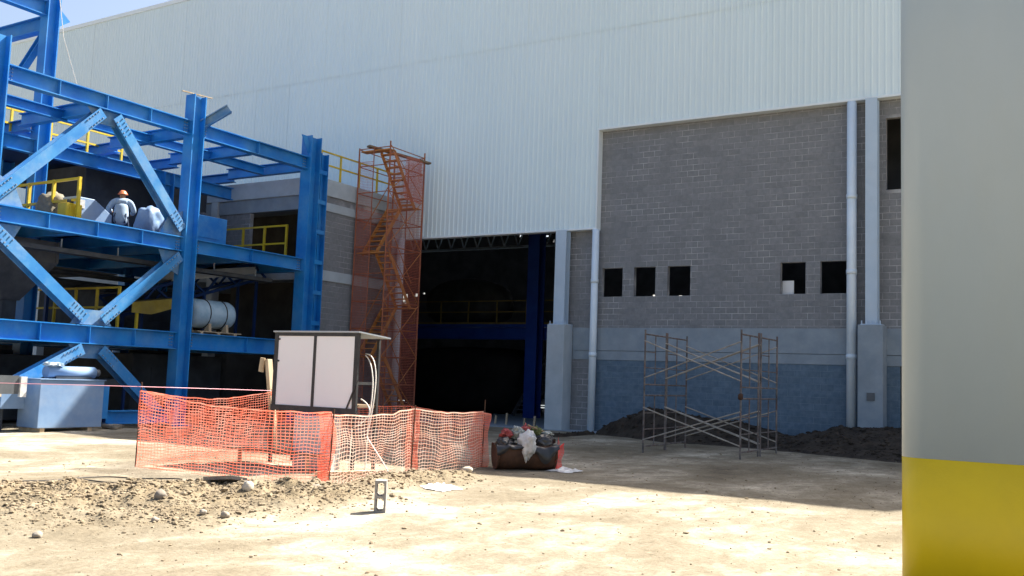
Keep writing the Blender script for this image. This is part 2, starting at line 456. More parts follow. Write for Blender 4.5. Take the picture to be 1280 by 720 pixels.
# closed shell behind the cladding
YB = 78.0
sh = MB()
sh.box((x_start, 29.80, 7.07), (STEP, 29.98, 10.6)); sh.box((x_start, 29.80, 10.6), (X1, 29.98, ROOF - .13))
sh.build('wall_lining', 'hall_dark', hall)
rf = MB()
for a, b, c, d in panel_cells(x_start, X1, 29.81, YB, [(-58, -48, 67, 68.2), (-44, -34, 67, 68.2), (-30, -20, 67, 68.2), (-16, -6, 67, 68.2), (-44, -34, 62, 62.6), (-30, -20, 72, 73.2)]): rf.box((a, c, ROOF - .1), (b, d, ROOF + .05))
rf.build('roof', 'hall_dark', hall)
box('side_wall', (x_start - .2, 29.81, 0), (x_start, YB, ROOF), 'hall_dark', hall)
box('side_wall', (X1, 29.81, 0), (X1 + .2, YB, ROOF), 'hall_dark', hall)
back_open = [(-41.2, -40.6, 15.0, 15.5), (-42.6, -41.7, 15.05, 15.6), (-39.8, -39.3, 14.9, 15.3), (-44.5, -43.2, 15.1, 15.4), (-46.8, -46.2, 15.2, 15.6),
             (-60.8, -59.4, 8.6, 10.4), (-58.9, -58.3, 9.6, 10.2), (-57.9, -57.4, 9.9, 10.2), (-62, -61.2, 9.2, 10.0), (-33, -32.4, 9.0, 9.7), (-30.6, -30.0, 8.9, 9.6), (-21.2, -20.6, 8.8, 9.5), (-42, -41.3, 1.6, 2.5), (-38.4, -37.9, 14.6, 15.2), (-43.0, -42.8, 14.5, 15.0), (-45.4, -45.0, 14.7, 15.0), (-56.6, -56.3, 9.3, 9.8), (-64.2, -63.0, 8.8, 9.6)]
back_open = [(a + (b - a) * .2, b - (b - a) * .2, c + (d - c) * .25, d - (d - c) * .2) for a, b, c, d in back_open]
bw = MB()
for a, b, c, d in panel_cells(x_start, X1, 0, ROOF, back_open): bw.box((a, YB, c), (b, YB + .2, d))
bw.build('back_wall', 'hall_dark', hall)
floor = MB().box((x_start, 29.3, -.2), (X1, YB, .03)).build('hall_floor', 'concrete', None); tag(floor, kind='structure')

# block wall bays
WIN = [(-14.56, -13.78, 4.66, 5.66), (-13.35, -12.57, 4.66, 5.66), (-12.13, -11.33, 4.66, 5.66), (-8.35, -7.57, 4.66, 5.66), (-7.12, -6.33, 4.66, 5.66)]
HI = [(-5.2, -4.0, 7.76, 9.96), (-4.82, -3.7, 0, 2.48)]
wall_up = MB()
for a, b, c, d in panel_cells(-14.70, -5.45, 3.58, 10.6, WIN): wall_up.box((a, WY + .0045, c), (b, WY + .19, d))
for a, b, c, d in panel_cells(-5.45, X1, 3.58, 10.6, HI): wall_up.box((a, WY + .0045, c), (b, WY + .19, d))
wall_up = wall_up.build('block_wall', 'mortar', hall)
wall_side = MB().box((-16.0, WY + .0045, 0), (-14.70, WY + .19, 7.06)).build('block_wall', 'mortar', hall)
wall_lo = MB()
for a, b, c, d in panel_cells(-14.70, X1, 0, 2.48, HI): wall_lo.box((a, WY + .0045, c), (b, WY + .19, d))
wall_lo = wall_lo.build('lower_block_wall', 'mortar_low', hall)
items = lay_blocks(-14.70, -5.45, 3.58, 10.58, -14.7, 3.46, WIN) + lay_blocks(-5.45, X1 - 3, 3.58, 10.58, -14.7, 3.46, HI)
items.sort(key=lambda t: math.hypot(t[0], t[1] - 1.7))
def visible(t): return -14.7 < t[0] < -4.6
bm_full = block_mesh('block', .386, .186, 'block')
n = 0; rest = []
for t in items:
    if t[4] and n < 230 and visible(t) and not (-6.45 < t[0] < -5.7):
        place('block', bm_full, (t[0], WY + random.uniform(-.0015, .0015), t[1]), wall_up); n += 1
    else: rest.append(t)
joined_blocks('block_courses', rest, lambda a, b, c: (a, WY + b, c), 'block_joined', wall_up)
joined_blocks('block_courses', lay_blocks(-16.0, -14.72, 0, 7.05, -16.0, 0, []), lambda a, b, c: (a, WY + b, c), 'block_joined', wall_side)
items = lay_blocks(-14.70, X1 - 3, 0.0, 2.48, -14.7, 0.08, HI)
items.sort(key=lambda t: math.hypot(t[0], t[1] - 1.7))
bl_full = block_mesh('block', .386, .186, 'block_low')
n = 0; rest = []
for t in items:
    if t[4] and n < 70 and -14.7 < t[0] < -6.6 and t[1] > .7:
        place('block', bl_full, (t[0], WY + random.uniform(-.001, .001), t[1]), wall_lo); n += 1
    else: rest.append(t)
joined_blocks('block_courses', rest, lambda a, b, c: (a, WY + b, c), 'block_low_joined', wall_lo)
# concrete ring beam and its lower lip
for a, b in ((-15.62, -14.703), (-14.70, -5.9), (-5.2, X1)):
    box('ring_beam', (a, WY - .035, 2.80), (b, WY + .2, 3.58), 'concrete', hall, .008)
    box('ring_beam_lip', (a, WY - .022, 2.48), (b, WY + .2, 2.79), 'concrete', hall, .008)
# columns
def column(xa, xb, pxa, pxb, ztop, pm='concrete'):
    box('column_pedestal', (pxa, 29.36, 0), (pxb, WY - .04, 3.66), pm, hall, .015)
    MB().ibeam(((xa + xb) / 2, 29.72, 3.69), ((xa + xb) / 2, 29.72, ztop), .34, xb - xa, up=(0, 1, 0)).build('steel_column', 'grey_steel', hall)
    bp = MB().box((xa - .12, 29.45, 3.66), (xb + .12, 30.0, 3.69))
    for i in range(5):
        xx = xa - .09 + i * (xb - xa + .18) / 4
        bp.cyl((xx, 29.49, 3.69), (xx, 29.49, 3.79), .018, 6)
    bp.build('base_plate', 'grey_steel', hall)
column(-16.17, -15.75, -16.30, -15.62, 7.0, 'concrete_light')
column(-5.70, -5.36, -5.88, -5.18, 10.5)
box('junction_box', (-5.62, 29.33, 1.45), (-5.40, 29.358, 1.68), 'machine_grey', hall)
# downpipes
def downpipe(xc, r, z0, z1):
    o = MB().cyl((xc, 29.80, z0), (xc, 29.80, z1), r, 20).build('downpipe', 'pvc', hall, True)
    for z in (z0 + 2.55, z0 + 5.1, z0 + 7.4):
        if z < z1 - .3: MB().cyl((xc, 29.80, z), (xc, 29.80, z + .14), r + .014, 20).build('coupling', 'pvc', o, True)
downpipe(-14.72, .125, 0.02, 7.0)
downpipe(-6.14, .145, 0.1, 10.5)
# upper right window and side door behind the pillar
box('added_dark_backing', (-5.9, 32.6, 3.0), (X1 - .2, 32.75, 11), 'hall_dark', hall)  # panel added to keep the upper window dark against the roof openings
box('door_leaf', (-4.80, WY + .1, .03), (-3.72, WY + .15, 2.46), 'machine_dark', hall)
# things seen through the small windows
box('roof_truss', (-60, 50.0, 9.75), (-2, 50.12, 9.9), 'grey_steel', hall)
tr = MB()
for i in range(58):
    tr.bar((-60 + i, 50.06, 9.85), (-59.5 + i, 50.06, 11.2), .07, .07); tr.bar((-59.5 + i, 50.06, 11.2), (-59 + i, 50.06, 9.85), .07, .07)
tr.bar((-60, 50.06, 11.25), (-2, 50.06, 11.25), .12, .12)
tr.build('truss_web', 'grey_steel', hall, kind='stuff')
lp = thing('leaning_panel', 'pale board leaning behind the second window from the right pipe', 'board', (-8.1, 30.45, 3.6))
box('panel_sheet', (-8.38, 30.4, 3.6), (-8.02, 30.43, 5.12), 'board_white', lp)
box('support_ledge', (-8.6, 30.26, 3.5), (-7.4, 30.6, 3.597), 'concrete', lp)

# ------------------------------------------------------------------ mezzanine inside the hall
mz = thing('mezzanine_platform', 'dark blue steel mezzanine deep inside the hall doorway', 'platform', (-24, 38, 0.03))
box('deck', (-36, 37.6, 4.10), (-17.2, 44, 4.22), 'hall_blue', mz)
MB().ibeam((-36, 37.8, 3.80), (-17.2, 37.8, 3.80), .55, .3).build('edge_beam', 'hall_blue', mz)
for xx in (-21.35, -34.0):
    MB().ibeam((xx, 37.3, .03), (xx, 37.3, 13), .58, .58, up=(0, 1, 0), tf=.04).build('column', 'hall_blue', mz)
st = MB()
for i in range(20):
    st.box((-22.9 + i * .0, 38.3 + i * .22, .2 * i + .1), (-21.99, 38.55 + i * .22, .2 * i + .14))
st.bar((-22.95, 38.3, .03), (-22.95, 42.6, 4.05), .06, .22); st.bar((-21.99, 38.3, .03), (-21.99, 42.6, 4.05), .06, .22)
st.build('stair', 'machine_grey', mz)
def railing(name, label, p0, p1, h, nposts, m='yellow', r=.028, group=None, base=True, square=False):
    p0, p1 = Vector(p0), Vector(p1)
    t = thing(name, label, 'railing', p0.lerp(p1, .5), group)
    for i in range(nposts):
        q = p0.lerp(p1, i / (nposts - 1))
        MB().bar(q, q + Vector((0, 0, h)), r * 2, r * 2).build('post', m, t)
    for f in (1.0, .52):
        MB().bar(p0 + Vector((0, 0, h * f - (r if f == 1 else 0))), p1 + Vector((0, 0, h * f - (r if f == 1 else 0))), r * 1.7, r * 1.7).build('rail', m, t)
    if base:
        d = (p1 - p0).normalized(); n_ = Vector((-d.y, d.x, 0)) * .02
        MB().bar(p0 + Vector((0, 0, .05)) + n_, p1 + Vector((0, 0, .05)) + n_, .008, .1).build('toe_board', m, t)
    return t
railing('safety_railing', 'dim yellow guard rail along the mezzanine inside the hall', (-30, 37.75, 4.22), (-17.3, 37.75, 4.22), 1.12, 9, m='yellow_deep_shade')
# tarp covered machine below
def lump(name, c, size, m, seed, parent=None, n=14, amp=.18, box_pow=3.0, flat=True, smooth=True, cut=-1.0):
    bm = bmesh.new(); bmesh.ops.create_icosphere(bm, subdivisions=n if n < 6 else 4, radius=1)
    for v in bm.verts:
        p = v.co.copy(); k = (abs(p.x) ** box_pow + abs(p.y) ** box_pow + abs(p.z) ** box_pow) ** (-1 / box_pow)
        p *= k
        p *= 1 + amp * noise.noise(p * 1.7 + Vector((seed, 0, 0))) + amp * .5 * noise.noise(p * 4.5 + Vector((0, seed, 0)))
        if amp >= .2: p *= 1 - amp * (abs(noise.noise(p * 3.1 + Vector((seed, 3, 1)))) + .5 * abs(noise.noise(p * 7.3 + Vector((2, seed, 1)))))
        if flat: p.z = max(p.z, -.98)
        v.co = Vector((p.x * size[0] / 2, p.y * size[1] / 2, (p.z + (.98 if flat else 1)) * size[2] / 2))
    me = bpy.data.meshes.new(name); bm.to_mesh(me); bm.free(); me.materials.append(MATS[m])
    for q in me.polygons: q.use_smooth = smooth
    return place(name, me, c, parent)
tag(lump('covered_machine', (-26.8, 40.2, .03), (7.2, 3.0, 3.15), 'tarp_black', 3.1, n=4, amp=.1, box_pow=5), 'bulky machine under black tarp below the mezzanine', 'machine')
tag(lump('covered_tank', (-27.5, 41.2, 4.22), (5.0, 2.4, 2.6), 'machine_dark', 8.3, n=4, amp=.06, box_pow=2.5), 'dark rounded tank standing on the mezzanine deck', 'tank')
for i, (px_, py_) in enumerate(((-19.25, 30.9), (-18.65, 30.7), (-18.0, 30.9), (-17.0, 29.9))):
    h_ = (.30, .42, .26, .40)[i]
    zb = .03 if py_ > 29.3 else 0
    tag(MB().bar((px_, py_, zb - .02), (px_ + .03, py_, zb + h_), .07, .07).build('wooden_stake', 'wood', bevel=.01),
        ('leftmost short pale stake in the hall doorway', 'second short pale stake from the left in the hall doorway', 'third short pale stake from the left in the hall doorway', 'short pale stake beside the concrete doorway pedestal')[i], 'stake', 'short stakes in the doorway')

# ------------------------------------------------------------------ annex (concrete and block)
ax = thing('concrete_annex', 'grey two storey concrete frame annex with block infill behind blue steel', 'building', (-40, 27.5, 0))
AX, AY = -23.3, 25.0
AXL = -66.0
box('roof_slab', (AXL, AY + .02, 8.3), (AX - .01, 29.7, 8.5), 'concrete', ax)
box('parapet', (AXL, AY - .02, 8.0), (AX + .015, AY + .25, 8.62), 'concrete_light', ax, .01)
box('parapet', (AX - .24, AY + .25, 8.0), (AX + .012, 29.7, 8.60), 'concrete_light', ax, .01)
box('upper_beam', (AXL, AY + .06, 7.5), (AX - .3, AY + .3, 8.0), 'concrete', ax)
box('floor_slab', (AXL, AY + .03, 5.0), (AX - .02, 29.7, 5.3), 'concrete', ax)
box('floor_beam', (AX - .22, AY + .3, 4.95), (AX + .012, 29.7, 5.32), 'concrete_light', ax, .01)
box('floor_beam', (AXL, AY - .005, 4.95), (AX - .3, AY + .25, 5.35), 'concrete', ax, .01)
for xx, w in ((-23.29, .34), (-28.33, .34), (-33.6, .34), (-39, .34), (-45, .34), (-52, .34)):
    box('column', (xx - (w if xx < -23.3 else w), AY - .03, 0), (xx + (.02 if xx > -23.3 else 0), AY + .31, 7.995), 'concrete_light', ax, .012)
box('end_column', (AX - .3, 29.3, 0), (AX + .02, 29.7, 7.99), 'concrete_light', ax)
# side wall blocks (facing +X)
sw = MB().box((AX - .2, AY + .31, 0), (AX - .042, 29.3, 4.95)).build('side_block_wall', 'mortar', ax)
joined_blocks('block_courses', lay_blocks(AY + .31, 29.3, 0, 4.95, AY, 0, []), lambda a, b, c: (AX - .035 - b, a, c), 'block_joined', sw)
sw = MB().box((AX - .2, AY + .31, 5.32), (AX - .042, 29.3, 8.0)).build('side_block_wall', 'mortar', ax)
joined_blocks('block_courses', lay_blocks(AY + .31, 29.3, 5.32, 7.45, AY, 5.32, []), lambda a, b, c: (AX - .035 - b, a, c), 'block_joined', sw)
box('lintel', (AX - .22, AY + .32, 7.45), (AX + .004, 29.3, 7.75), 'concrete_light', ax)
# front infill
for a, b in ((-28.33, -26.7),):
    fwl = MB().box((a, AY + .118, 5.3), (b, AY + .28, 7.5)).build('front_block_wall', 'mortar', ax)
    joined_blocks('block_courses', lay_blocks(a, b, 5.35, 7.5, a, 5.3, []), lambda u, d, c: (u, AY + .11 + d, c), 'block_joined', fwl)
for a, b in ((-28.66, -25.4), (-39, -34.0), (-52, -45.4)):
    fwl = MB().box((a, AY + 1.2, 0), (b, AY + 1.4, 5.0)).build('inner_wall', 'concrete_shaded', ax)
box('back_wall', (AXL, 29.5, 0), (AX - .31, 29.69, 8.3), 'concrete_shaded', ax)
box('upper_inner_wall', (AX - 3.4, 28.0, 5.3), (AX - .3, 28.15, 8.3), 'concrete_shaded', ax)
railing('roof_railing', 'yellow railing on the annex roof edge beside the stair tower', (-23.42, 25.2, 8.60), (-23.42, 29.4, 8.60), 1.02, 5, r=.03, base=False)
railing('safety_railing', 'yellow railing across the annex opening behind the middle blue beam', (-27.7, 24.75, 5.5), (-24.45, 24.75, 5.5), 1.4, 4, r=.035, base=False)
# utility pole: pale pipe beside the tower
tag(MB().cyl((-22.95, 29.45, 0), (-22.95, 29.45, 7.0), .16, 16).build('corner_pipe', 'pvc', None, True), 'pale vertical pipe behind the orange stair tower', 'pipe')

# ------------------------------------------------------------------ blue steel frame
bf = thing('blue_steel_frame', 'bright blue steel frame of columns, beams and diagonal braces', 'steel frame', (-27, 19, 0))
XA, XB, XC = -23.0, -27.0, -31.0
YS = (13.05, 19.20, 24.25)
def col_(x_, y_, z0, z1, d=.45, w=.40, m='blue'):
    o = MB().ibeam((x_, y_, z0), (x_, y_, z1), d, w, up=(0, 1, 0), tf=.035, tw=.022).build('column', m, bf)
    box('base_plate', (x_ - .33, y_ - .35, z0 - .0), (x_ + .33, y_ + .35, z0 + .04), m, o)
    return o
c_l = col_(XA, YS[0], 0, 9.75)
c_m = col_(XA, YS[1], 0, 9.86)
c_r = col_(XA, YS[2], 0, 9.80, .50, .46)
MB().ibeam((XA + .02, YS[2] + .48, 0.04), (XA + .02, YS[2] + .48, 9.3), .36, .40, up=(0, 1, 0)).build('column', 'blue', bf)
for i in range(8):
    z = 1.2 + i * 1.05
    box('batten_plate', (XA + .2, YS[2] + .2, z), (XA + .235, YS[2] + .6, z + .14), 'blue', c_r)
# splice stubs at column heads
MB().plate([(XA + .1, YS[2] - .24, 9.1), (XA + .1, YS[2] - .10, 9.1), (XA + .1, YS[2] - .34, 9.75), (XA + .1, YS[2] - .62, 9.75)], (1, 0, 0), .03).build('stub_plate', 'blue', c_r)
MB().ibeam((XA + .05, YS[1] + .25, 9.05), (XA + .55, YS[1] + .8, 9.62), .26, .22).build('brace_stub', 'gusset', c_m)
MB().bar((XA, YS[1] - .55, 9.88), (XA + .1, YS[1] + .5, 9.92), .05, .03).build('head_strip', 'wood', c_m)
def beam(p0, p1, h, w=.26, m='blue', stiff=0):
    o = MB().ibeam(p0, p1, h, w).build('beam', m, bf)
    p0, p1 = Vector(p0), Vector(p1)
    for i in range(stiff):
        q = p0.lerp(p1, (i + 1) / (stiff + 1)); d = (p1 - p0).normalized(); s_ = Vector((-d.y, d.x, 0))
        mb = MB(); mb.bar(q - d * .008, q + d * .008, w * .96, h - .06); mb.build('stiffener', m, o)
    return o
# front line beams (z given at beam centre)
for z, h in ((8.835, .43), (5.32, .43), (2.48, .50)):
    beam((XA, 10.6, z), (XA, YS[0] - .235, z), h, .28)
    beam((XA, YS[0] + .235, z), (XA, YS[1] - .235, z), h, .28, stiff=3)
    beam((XA, YS[1] + .235, z), (XA, YS[2] - .26, z), h, .28, stiff=1)
    for y_ in YS:
        for sgn in (-1, 1):
            if y_ == YS[2] and sgn == 1: continue
            yy = y_ + sgn * .26
            mb = MB()
            for i in range(4):
                for j in range(2):
                    mb.cyl((XA + .012, yy + sgn * (.06 + j * .08), z - .14 + i * .09), (XA + .045, yy + sgn * (.06 + j * .08), z - .14 + i * .09), .019, 6)
            mb.build('bolt_group', 'bolt', bf, kind='stuff')
# diagonal braces, wide flange with gusset plates
def brace(p0, p1):
    o = MB().ibeam(p0, p1, .32, .30, up=(1, 0, 0), tf=.03).build('brace', 'blue_brace', bf)
    p0, p1 = Vector(p0), Vector(p1); d = (p1 - p0).normalized(); n_ = Vector((1, 0, 0)); s_ = d.cross(n_)
    for q, sg in ((p0, 1), (p1, -1)):
        mb = MB()
        for i in range(5):
            for j in (-1, 1):
                c = q + d * sg * (.12 + i * .11) + s_ * .1 * j + n_ * .158
                mb.cyl(c, c + n_ * .03, .021, 6)
        mb.build('bolt_group', 'bolt', o, kind='stuff')
    return o
ym = 16.22
brace((XA, ym - .22, 8.50), (XA, YS[0] + .20, 5.75))
brace((XA, ym + .22, 8.50), (XA, YS[1] - .30, 5.75))
brace((XA, YS[0] + .20, 4.95), (XA, ym - .25, 2.88))
brace((XA, YS[1] - .30, 4.95), (XA, ym + .25, 2.88))
brace((XA, ym - .28, 2.1), (XA, YS[0] + .4, .75))
brace((XA, ym + .28, 2.1), (XA, YS[1] - .55, .3))
for pts in ([(ym - .6, 8.60), (ym + .6, 8.60), (ym + .25, 8.22), (ym - .25, 8.22)], [(ym - .62, 2.75), (ym + .62, 2.75), (ym + .35, 3.15), (ym - .35, 3.15)],
            [(ym - .62, 2.21), (ym + .62, 2.21), (ym + .35, 1.85), (ym - .35, 1.85)]):
    MB().plate([(XA + .0, a, b) for a, b in pts], (1, 0, 0), .03).build('gusset_plate', 'gusset', bf)
for (a, zc, sy) in ((YS[0] + .24, 5.56, 1), (YS[1] - .24, 5.56, -1)):
    MB().plate([(XA, a, zc), (XA, a + sy * .75, zc), (XA, a + sy * .5, zc + .5), (XA, a, zc + .75)], (1, 0, 0), .025).build('gusset_plate', 'gusset', bf)
    MB().plate([(XA, a, 5.08), (XA, a + sy * .75, 5.08), (XA, a + sy * .5, 4.6), (XA, a, 4.4)], (1, 0, 0), .025).build('gusset_plate', 'gusset', bf)
# second and third lines
for y_ in (YS[0] - .1, 16.85, 21.5): col_(XB, y_, 0, 13.2 if y_ == 16.85 else 8.3, .40, .38)
for y_ in (13.3, 18.2, 23.2): col_(XC, y_, 0, 8.3, .40, .38)
for z, h in ((8.10, .44), (5.28, .40), (2.46, .44)):
    beam((XB, 11.5, z), (XB, 16.64, z), h, .24); beam((XB, 17.06, z), (XB, 24.4, z), h, .24)
    if z < 8: beam((XC, 11.5, z), (XC, 24.4, z), h, .24)
beam((XC, 13.0, 9.3), (XC, 24.4, 9.3), .44, .26)
for y_ in (13.3, 18.2, 23.2): MB().ibeam((XC, y_, 8.3), (XC, y_, 9.1), .40, .38, up=(0, 1, 0)).build('column', 'blue', bf)
beam((XB, 10.5, 12.38), (XB, 16.64, 12.38), .46, .26)
beam((XB - .2, 16.85, 12.0), (XC - 4, 16.85, 12.0), .46, .26)
MB().ibeam((XB - .2, 16.85, 11.7), (XB - 1.6, 16.85, 10.4), .2, .2).build('knee_brace', 'blue', bf)
MB().plate([(XB, 17.05, 11.9), (XB, 17.5, 12.25), (XB, 17.05, 12.6)], (1, 0, 0), .03).build('stub_plate', 'blue', bf)
for z_ in (11.2, 10.3, 9.5): MB().plate([(XB, 17.05, z_), (XB, 17.17, z_), (XB, 17.05, z_ + .12)], (1, 0, 0), .03).build('lug', 'blue', bf)
# cross beams along X
for y_ in (YS[0], ym, YS[1] + .02, 21.6, YS[2] - .05):
    beam((XA - .18, y_, 8.80), (XB + .0, y_, 8.80), .38, .22)
    beam((XB, y_ + .3, 8.75), (XC, y_ + .3, 8.75), .34, .22)
for y_ in (YS[0], 15.6, 17.6, YS[1], 21.6, YS[2]):
    beam((XA - .19, y_, 5.28), (XC, y_, 5.28), .34, .2); beam((XA - .19, y_, 2.42), (XC, y_, 2.42), .34, .2)
beam((-25, 13.6, 8.72), (-25, 24.0, 8.72), .30, .2)
# decks
MB().box((XC, YS[0] + .1, 5.49), (XA - .30, YS[2] - .1, 5.53)).build('deck_plate', 'dark_blue', bf)
MB().box((XC - 3, 11, 2.69), (XA - .30, 18.1, 2.73)).build('deck_plate', 'dark_blue', bf)
MB().box((XC, 18.1, 2.69), (XA - .30, YS[2] - .1, 2.73)).build('deck_plate', 'dark_blue', bf)
MB().box((XC - 4, 12, 8.33), (XB - .15, 22.6, 8.37)).build('deck_plate', 'dark_blue', bf)
# rails on the frame
railing('safety_railing', 'yellow railing above the middle blue beam at the far left', (-28.6, 16.2, 5.53), (-23.95, 16.2, 5.53), 1.33, 5, r=.04, base=False)
railing('safety_railing', 'yellow railing above the lowest blue beam behind the crossed braces', (-30.6, 18.1, 2.73), (-24.45, 18.1, 2.73), 1.28, 7, r=.035, base=False)
railing('upper_railing', 'yellow railing on the top deck behind the upper blue beam', (-28.0, 15.2, 8.37), (-28.0, 20.4, 8.37), 1.0, 5, r=.035, base=False)
tag(MB().tube([(-23.7, 14.6, 13.6), (-24.0, 15.4, 10.6), (-24.3, 16.3, 9.05)], .012).build('steel_cable', 'cable_white'), 'thin pale cable hanging beside the tall blue column', 'cable')

# ------------------------------------------------------------------ things on the frame
def motor_box(name, label, a, b, m, cat='machine', cap=None):
    t = thing(name, label, cat, ((a[0] + b[0]) / 2, (a[1] + b[1]) / 2, a[2]))
    (x0, y0, z0), (x1, y1, z1) = a, b
    w = x1 - x0; d = y1 - y0; h = z1 - z0
    MB().box((x0, y0, z0 + .08), (x1, y1, z1)).build('housing', m, t, bevel=.03)
    for yy in (y0 + .1 * d, y1 - .2 * d): box('skid', (x0 - .05, yy, z0), (x1 + .05, yy + .1 * d, z0 + .085), 'machine_dark', t)
    MB().box((x1, y0 + .2 * d, z0 + .3 * h), (x1 + .02, y1 - .2 * d, z1 - .2 * h)).build('access_panel', cap or m, t, bevel=.005)
    MB().cyl(((x0 + x1) / 2, (y0 + y1) / 2, z1), ((x0 + x1) / 2, (y0 + y1) / 2, z1 + .12), min(w, d) * .22, 14).build('inlet', 'machine_dark', t, True)
    return t
def feeder():
    t = thing('feeder_machine', 'pale blue machine housing with sloped top beside the kneeling worker', 'machine', (-25.0, 17.1, 5.53))
    MB().extrude((-25.7, 0, 0), (-24.5, 0, 0), [(-16.5, 5.60), (-17.7, 5.60), (-17.7, 6.05), (-17.1, 6.42), (-16.5, 6.42)]).build('housing', 'machine_blue', t, bevel=.02)
    box('skid', (-25.6, 16.6, 5.53), (-24.6, 17.6, 5.61), 'machine_dark', t)
    box('label_plate', (-24.5, 16.62, 6.1), (-24.485, 16.78, 6.34), 'plastic_white', t)
feeder()
motor_box('gearbox', 'yellow gearbox standing by the railing on the middle deck', (-24.5, 15.95, 5.53), (-24.1, 16.45, 6.12), 'yellow')
tag(lump('cloth_bundle', (-25.4, 16.35, 5.53), (.9, .8, 1.05), 'tan_cloth', 4.2, n=4, amp=.22, box_pow=2.4), 'tan cloth covered bundle behind the yellow gearbox', 'bundle')
tag(lump('wrapped_bundle', (-24.5, 19.0, 5.53), (.7, .7, 1.0), 'machine_blue', 6.7, n=4, amp=.17, box_pow=3.2), 'blue wrapped bundle right of the kneeling worker', 'bundle')
motor_box('control_cabinet', 'blue cabinet on the middle deck next to the annex railing', (-24.9, 20.2, 5.53), (-24.1, 21.7, 6.55), 'blue', 'cabinet')
# wrapped roll on pallet
t = thing('wrapped_roll', 'pale blue plastic wrapped roll with dark straps on the lowest deck', 'roll', (-24.2, 21.3, 2.85))
bm_ = MB(); ys_ = [20.42, 20.46, 20.6, 21.9, 22.04, 22.08]; rs_ = [.30, .40, .455, .455, .40, .28]
n_ = 24
for y_, r_ in zip(ys_, rs_):
    for k_ in range(n_):
        a_ = 2 * math.pi * k_ / n_; w_ = 1 + .02 * noise.noise((y_ * 3, math.cos(a_) * 2, math.sin(a_) * 2))
        bm_.v.append((-24.2 + math.cos(a_) * r_ * w_, y_, 3.42 + math.sin(a_) * r_ * w_))
bm_.f = [(i * n_ + k_, i * n_ + (k_ + 1) % n_, (i + 1) * n_ + (k_ + 1) % n_, (i + 1) * n_ + k_) for i in range(5) for k_ in range(n_)] + [tuple(range(n_)), tuple(range(5 * n_, 6 * n_))]
bm_.build('roll_body', 'pale_blue', t, True)
for y_ in (20.95, 21.62):
    MB().tube([(-24.2 + math.cos(a) * .47, y_, 3.42 + math.sin(a) * .47) for a in np.linspace(0, 2 * math.pi, 25)], .016).build('strap', 'cable_dark', t)
t = thing('wooden_pallet', 'timber pallet under the pale blue wrapped roll', 'pallet', (-24.2, 21.3, 2.73))
for i in range(3): box('runner', (-24.75, 20.5 + i * .68, 2.73), (-23.65, 20.62 + i * .68, 2.83), 'wood', t)
for i in range(5): box('slat', (-24.75 + i * .23, 20.4, 2.83), (-24.6 + i * .23, 22.2, 2.855), 'wood', t)
for sy in (20.9, 21.6):
    for sg in (-1, 1): MB().plate([(-24.2 + sg * .25, sy, 2.855), (-24.2 + sg * .52, sy, 2.855), (-24.2 + sg * .5, sy, 3.1)], (0, 1, 0), .1).build('wedge', 'wood', t)
# inclined conveyor
t = thing('inclined_conveyor', 'dark blue lattice conveyor rising behind the wrapped roll', 'conveyor', (-25.4, 22.5, 2.73))
p0, p1 = Vector((-25.2, 18.6, 3.15)), Vector((-25.2, 24.6, 5.0))
for dx in (0, -.9):
    for dz in (0, .62):
        MB().bar(p0 + Vector((dx, 0, dz)), p1 + Vector((dx, 0, dz)), .09, .09).build('chord', 'dark_blue', t)
    for i in range(9):
        a = p0.lerp(p1, i / 9) + Vector((dx, 0, 0 if i % 2 else .62)); b = p0.lerp(p1, (i + 1) / 9) + Vector((dx, 0, .62 if i % 2 else 0))
        MB().bar(a, b, .06, .06).build('lattice_bar', 'dark_blue', t)
MB().bar(p0 + Vector((-.45, 0, .72)), p1 + Vector((-.45, 0, .72)), .8, .04).build('belt', 'plastic_black', t)
for f in (.15, .55, .93):
    q = p0.lerp(p1, f)
    for dx in (0, -.9): MB().bar((q.x + dx, q.y, 2.73), (q.x + dx, q.y, q.z), .08, .08).build('leg', 'dark_blue', t)
MB().extrude((-26.3, 0, 0), (-25.0, 0, 0), [(-20.6, 4.45), (-23.9, 5.05), (-23.9, 5.3), (-20.6, 4.75)]).build('belt_cover', 'concrete_light', t)
# yellow chute
t = thing('yellow_chute', 'yellow sheet metal chute behind the middle blue column', 'chute', (-24.4, 19.3, 2.73))
MB().plate([(-24.1, 18.3, 3.55), (-24.1, 20.2, 3.85), (-25.1, 20.2, 3.85), (-25.1, 18.3, 3.55)], (0, -.2, 1), .03).build('tray', 'yellow_deep_shade', t)
MB().plate([(-24.1, 18.3, 3.55), (-24.1, 20.2, 3.85), (-24.1, 20.2, 3.62), (-24.1, 19.0, 3.25), (-24.1, 18.3, 3.25)], (1, 0, 0), .02).build('side_plate', 'yellow_dusty_shaded', t)
for y_ in (18.5, 20.0): box('leg', (-24.2, y_, 2.73), (-24.13, y_ + .07, 3.6), 'yellow', t)
# dark machinery inside
motor_box('crusher', 'dark grey crusher standing on the ground under the lowest deck', (-28.6, 19.6, 0), (-25.6, 23.2, 2.1), 'machine_dark')
motor_box('compressor', 'dark machine behind the lowest braces at the far left', (-28.5, 14.2, 0), (-25.5, 17.4, 1.9), 'machine_dark')
t = thing('supply_duct', 'long pale pipe run high above the lowest deck', 'pipe', (-27.6, 18, 2.73))
MB().cyl((-27.6, 12.5, 4.55), (-27.6, 23.5, 4.55), .09, 10).build('pipe', 'machine_grey', t, True)
MB().cyl((-28.0, 12.5, 4.25), (-28.0, 23.5, 4.25), .14, 10).build('pipe', 'machine_grey', t, True)
for y_ in (14, 18, 22): MB().bar((-27.8, y_, 2.73), (-27.8, y_, 4.7), .1, .1).build('support', 'dark_blue', t)
motor_box('hopper_drive', 'dark machine on the lowest deck under the middle beam', (-29.8, 19.0, 2.73), (-26.4, 22.6, 4.2), 'machine_dark')

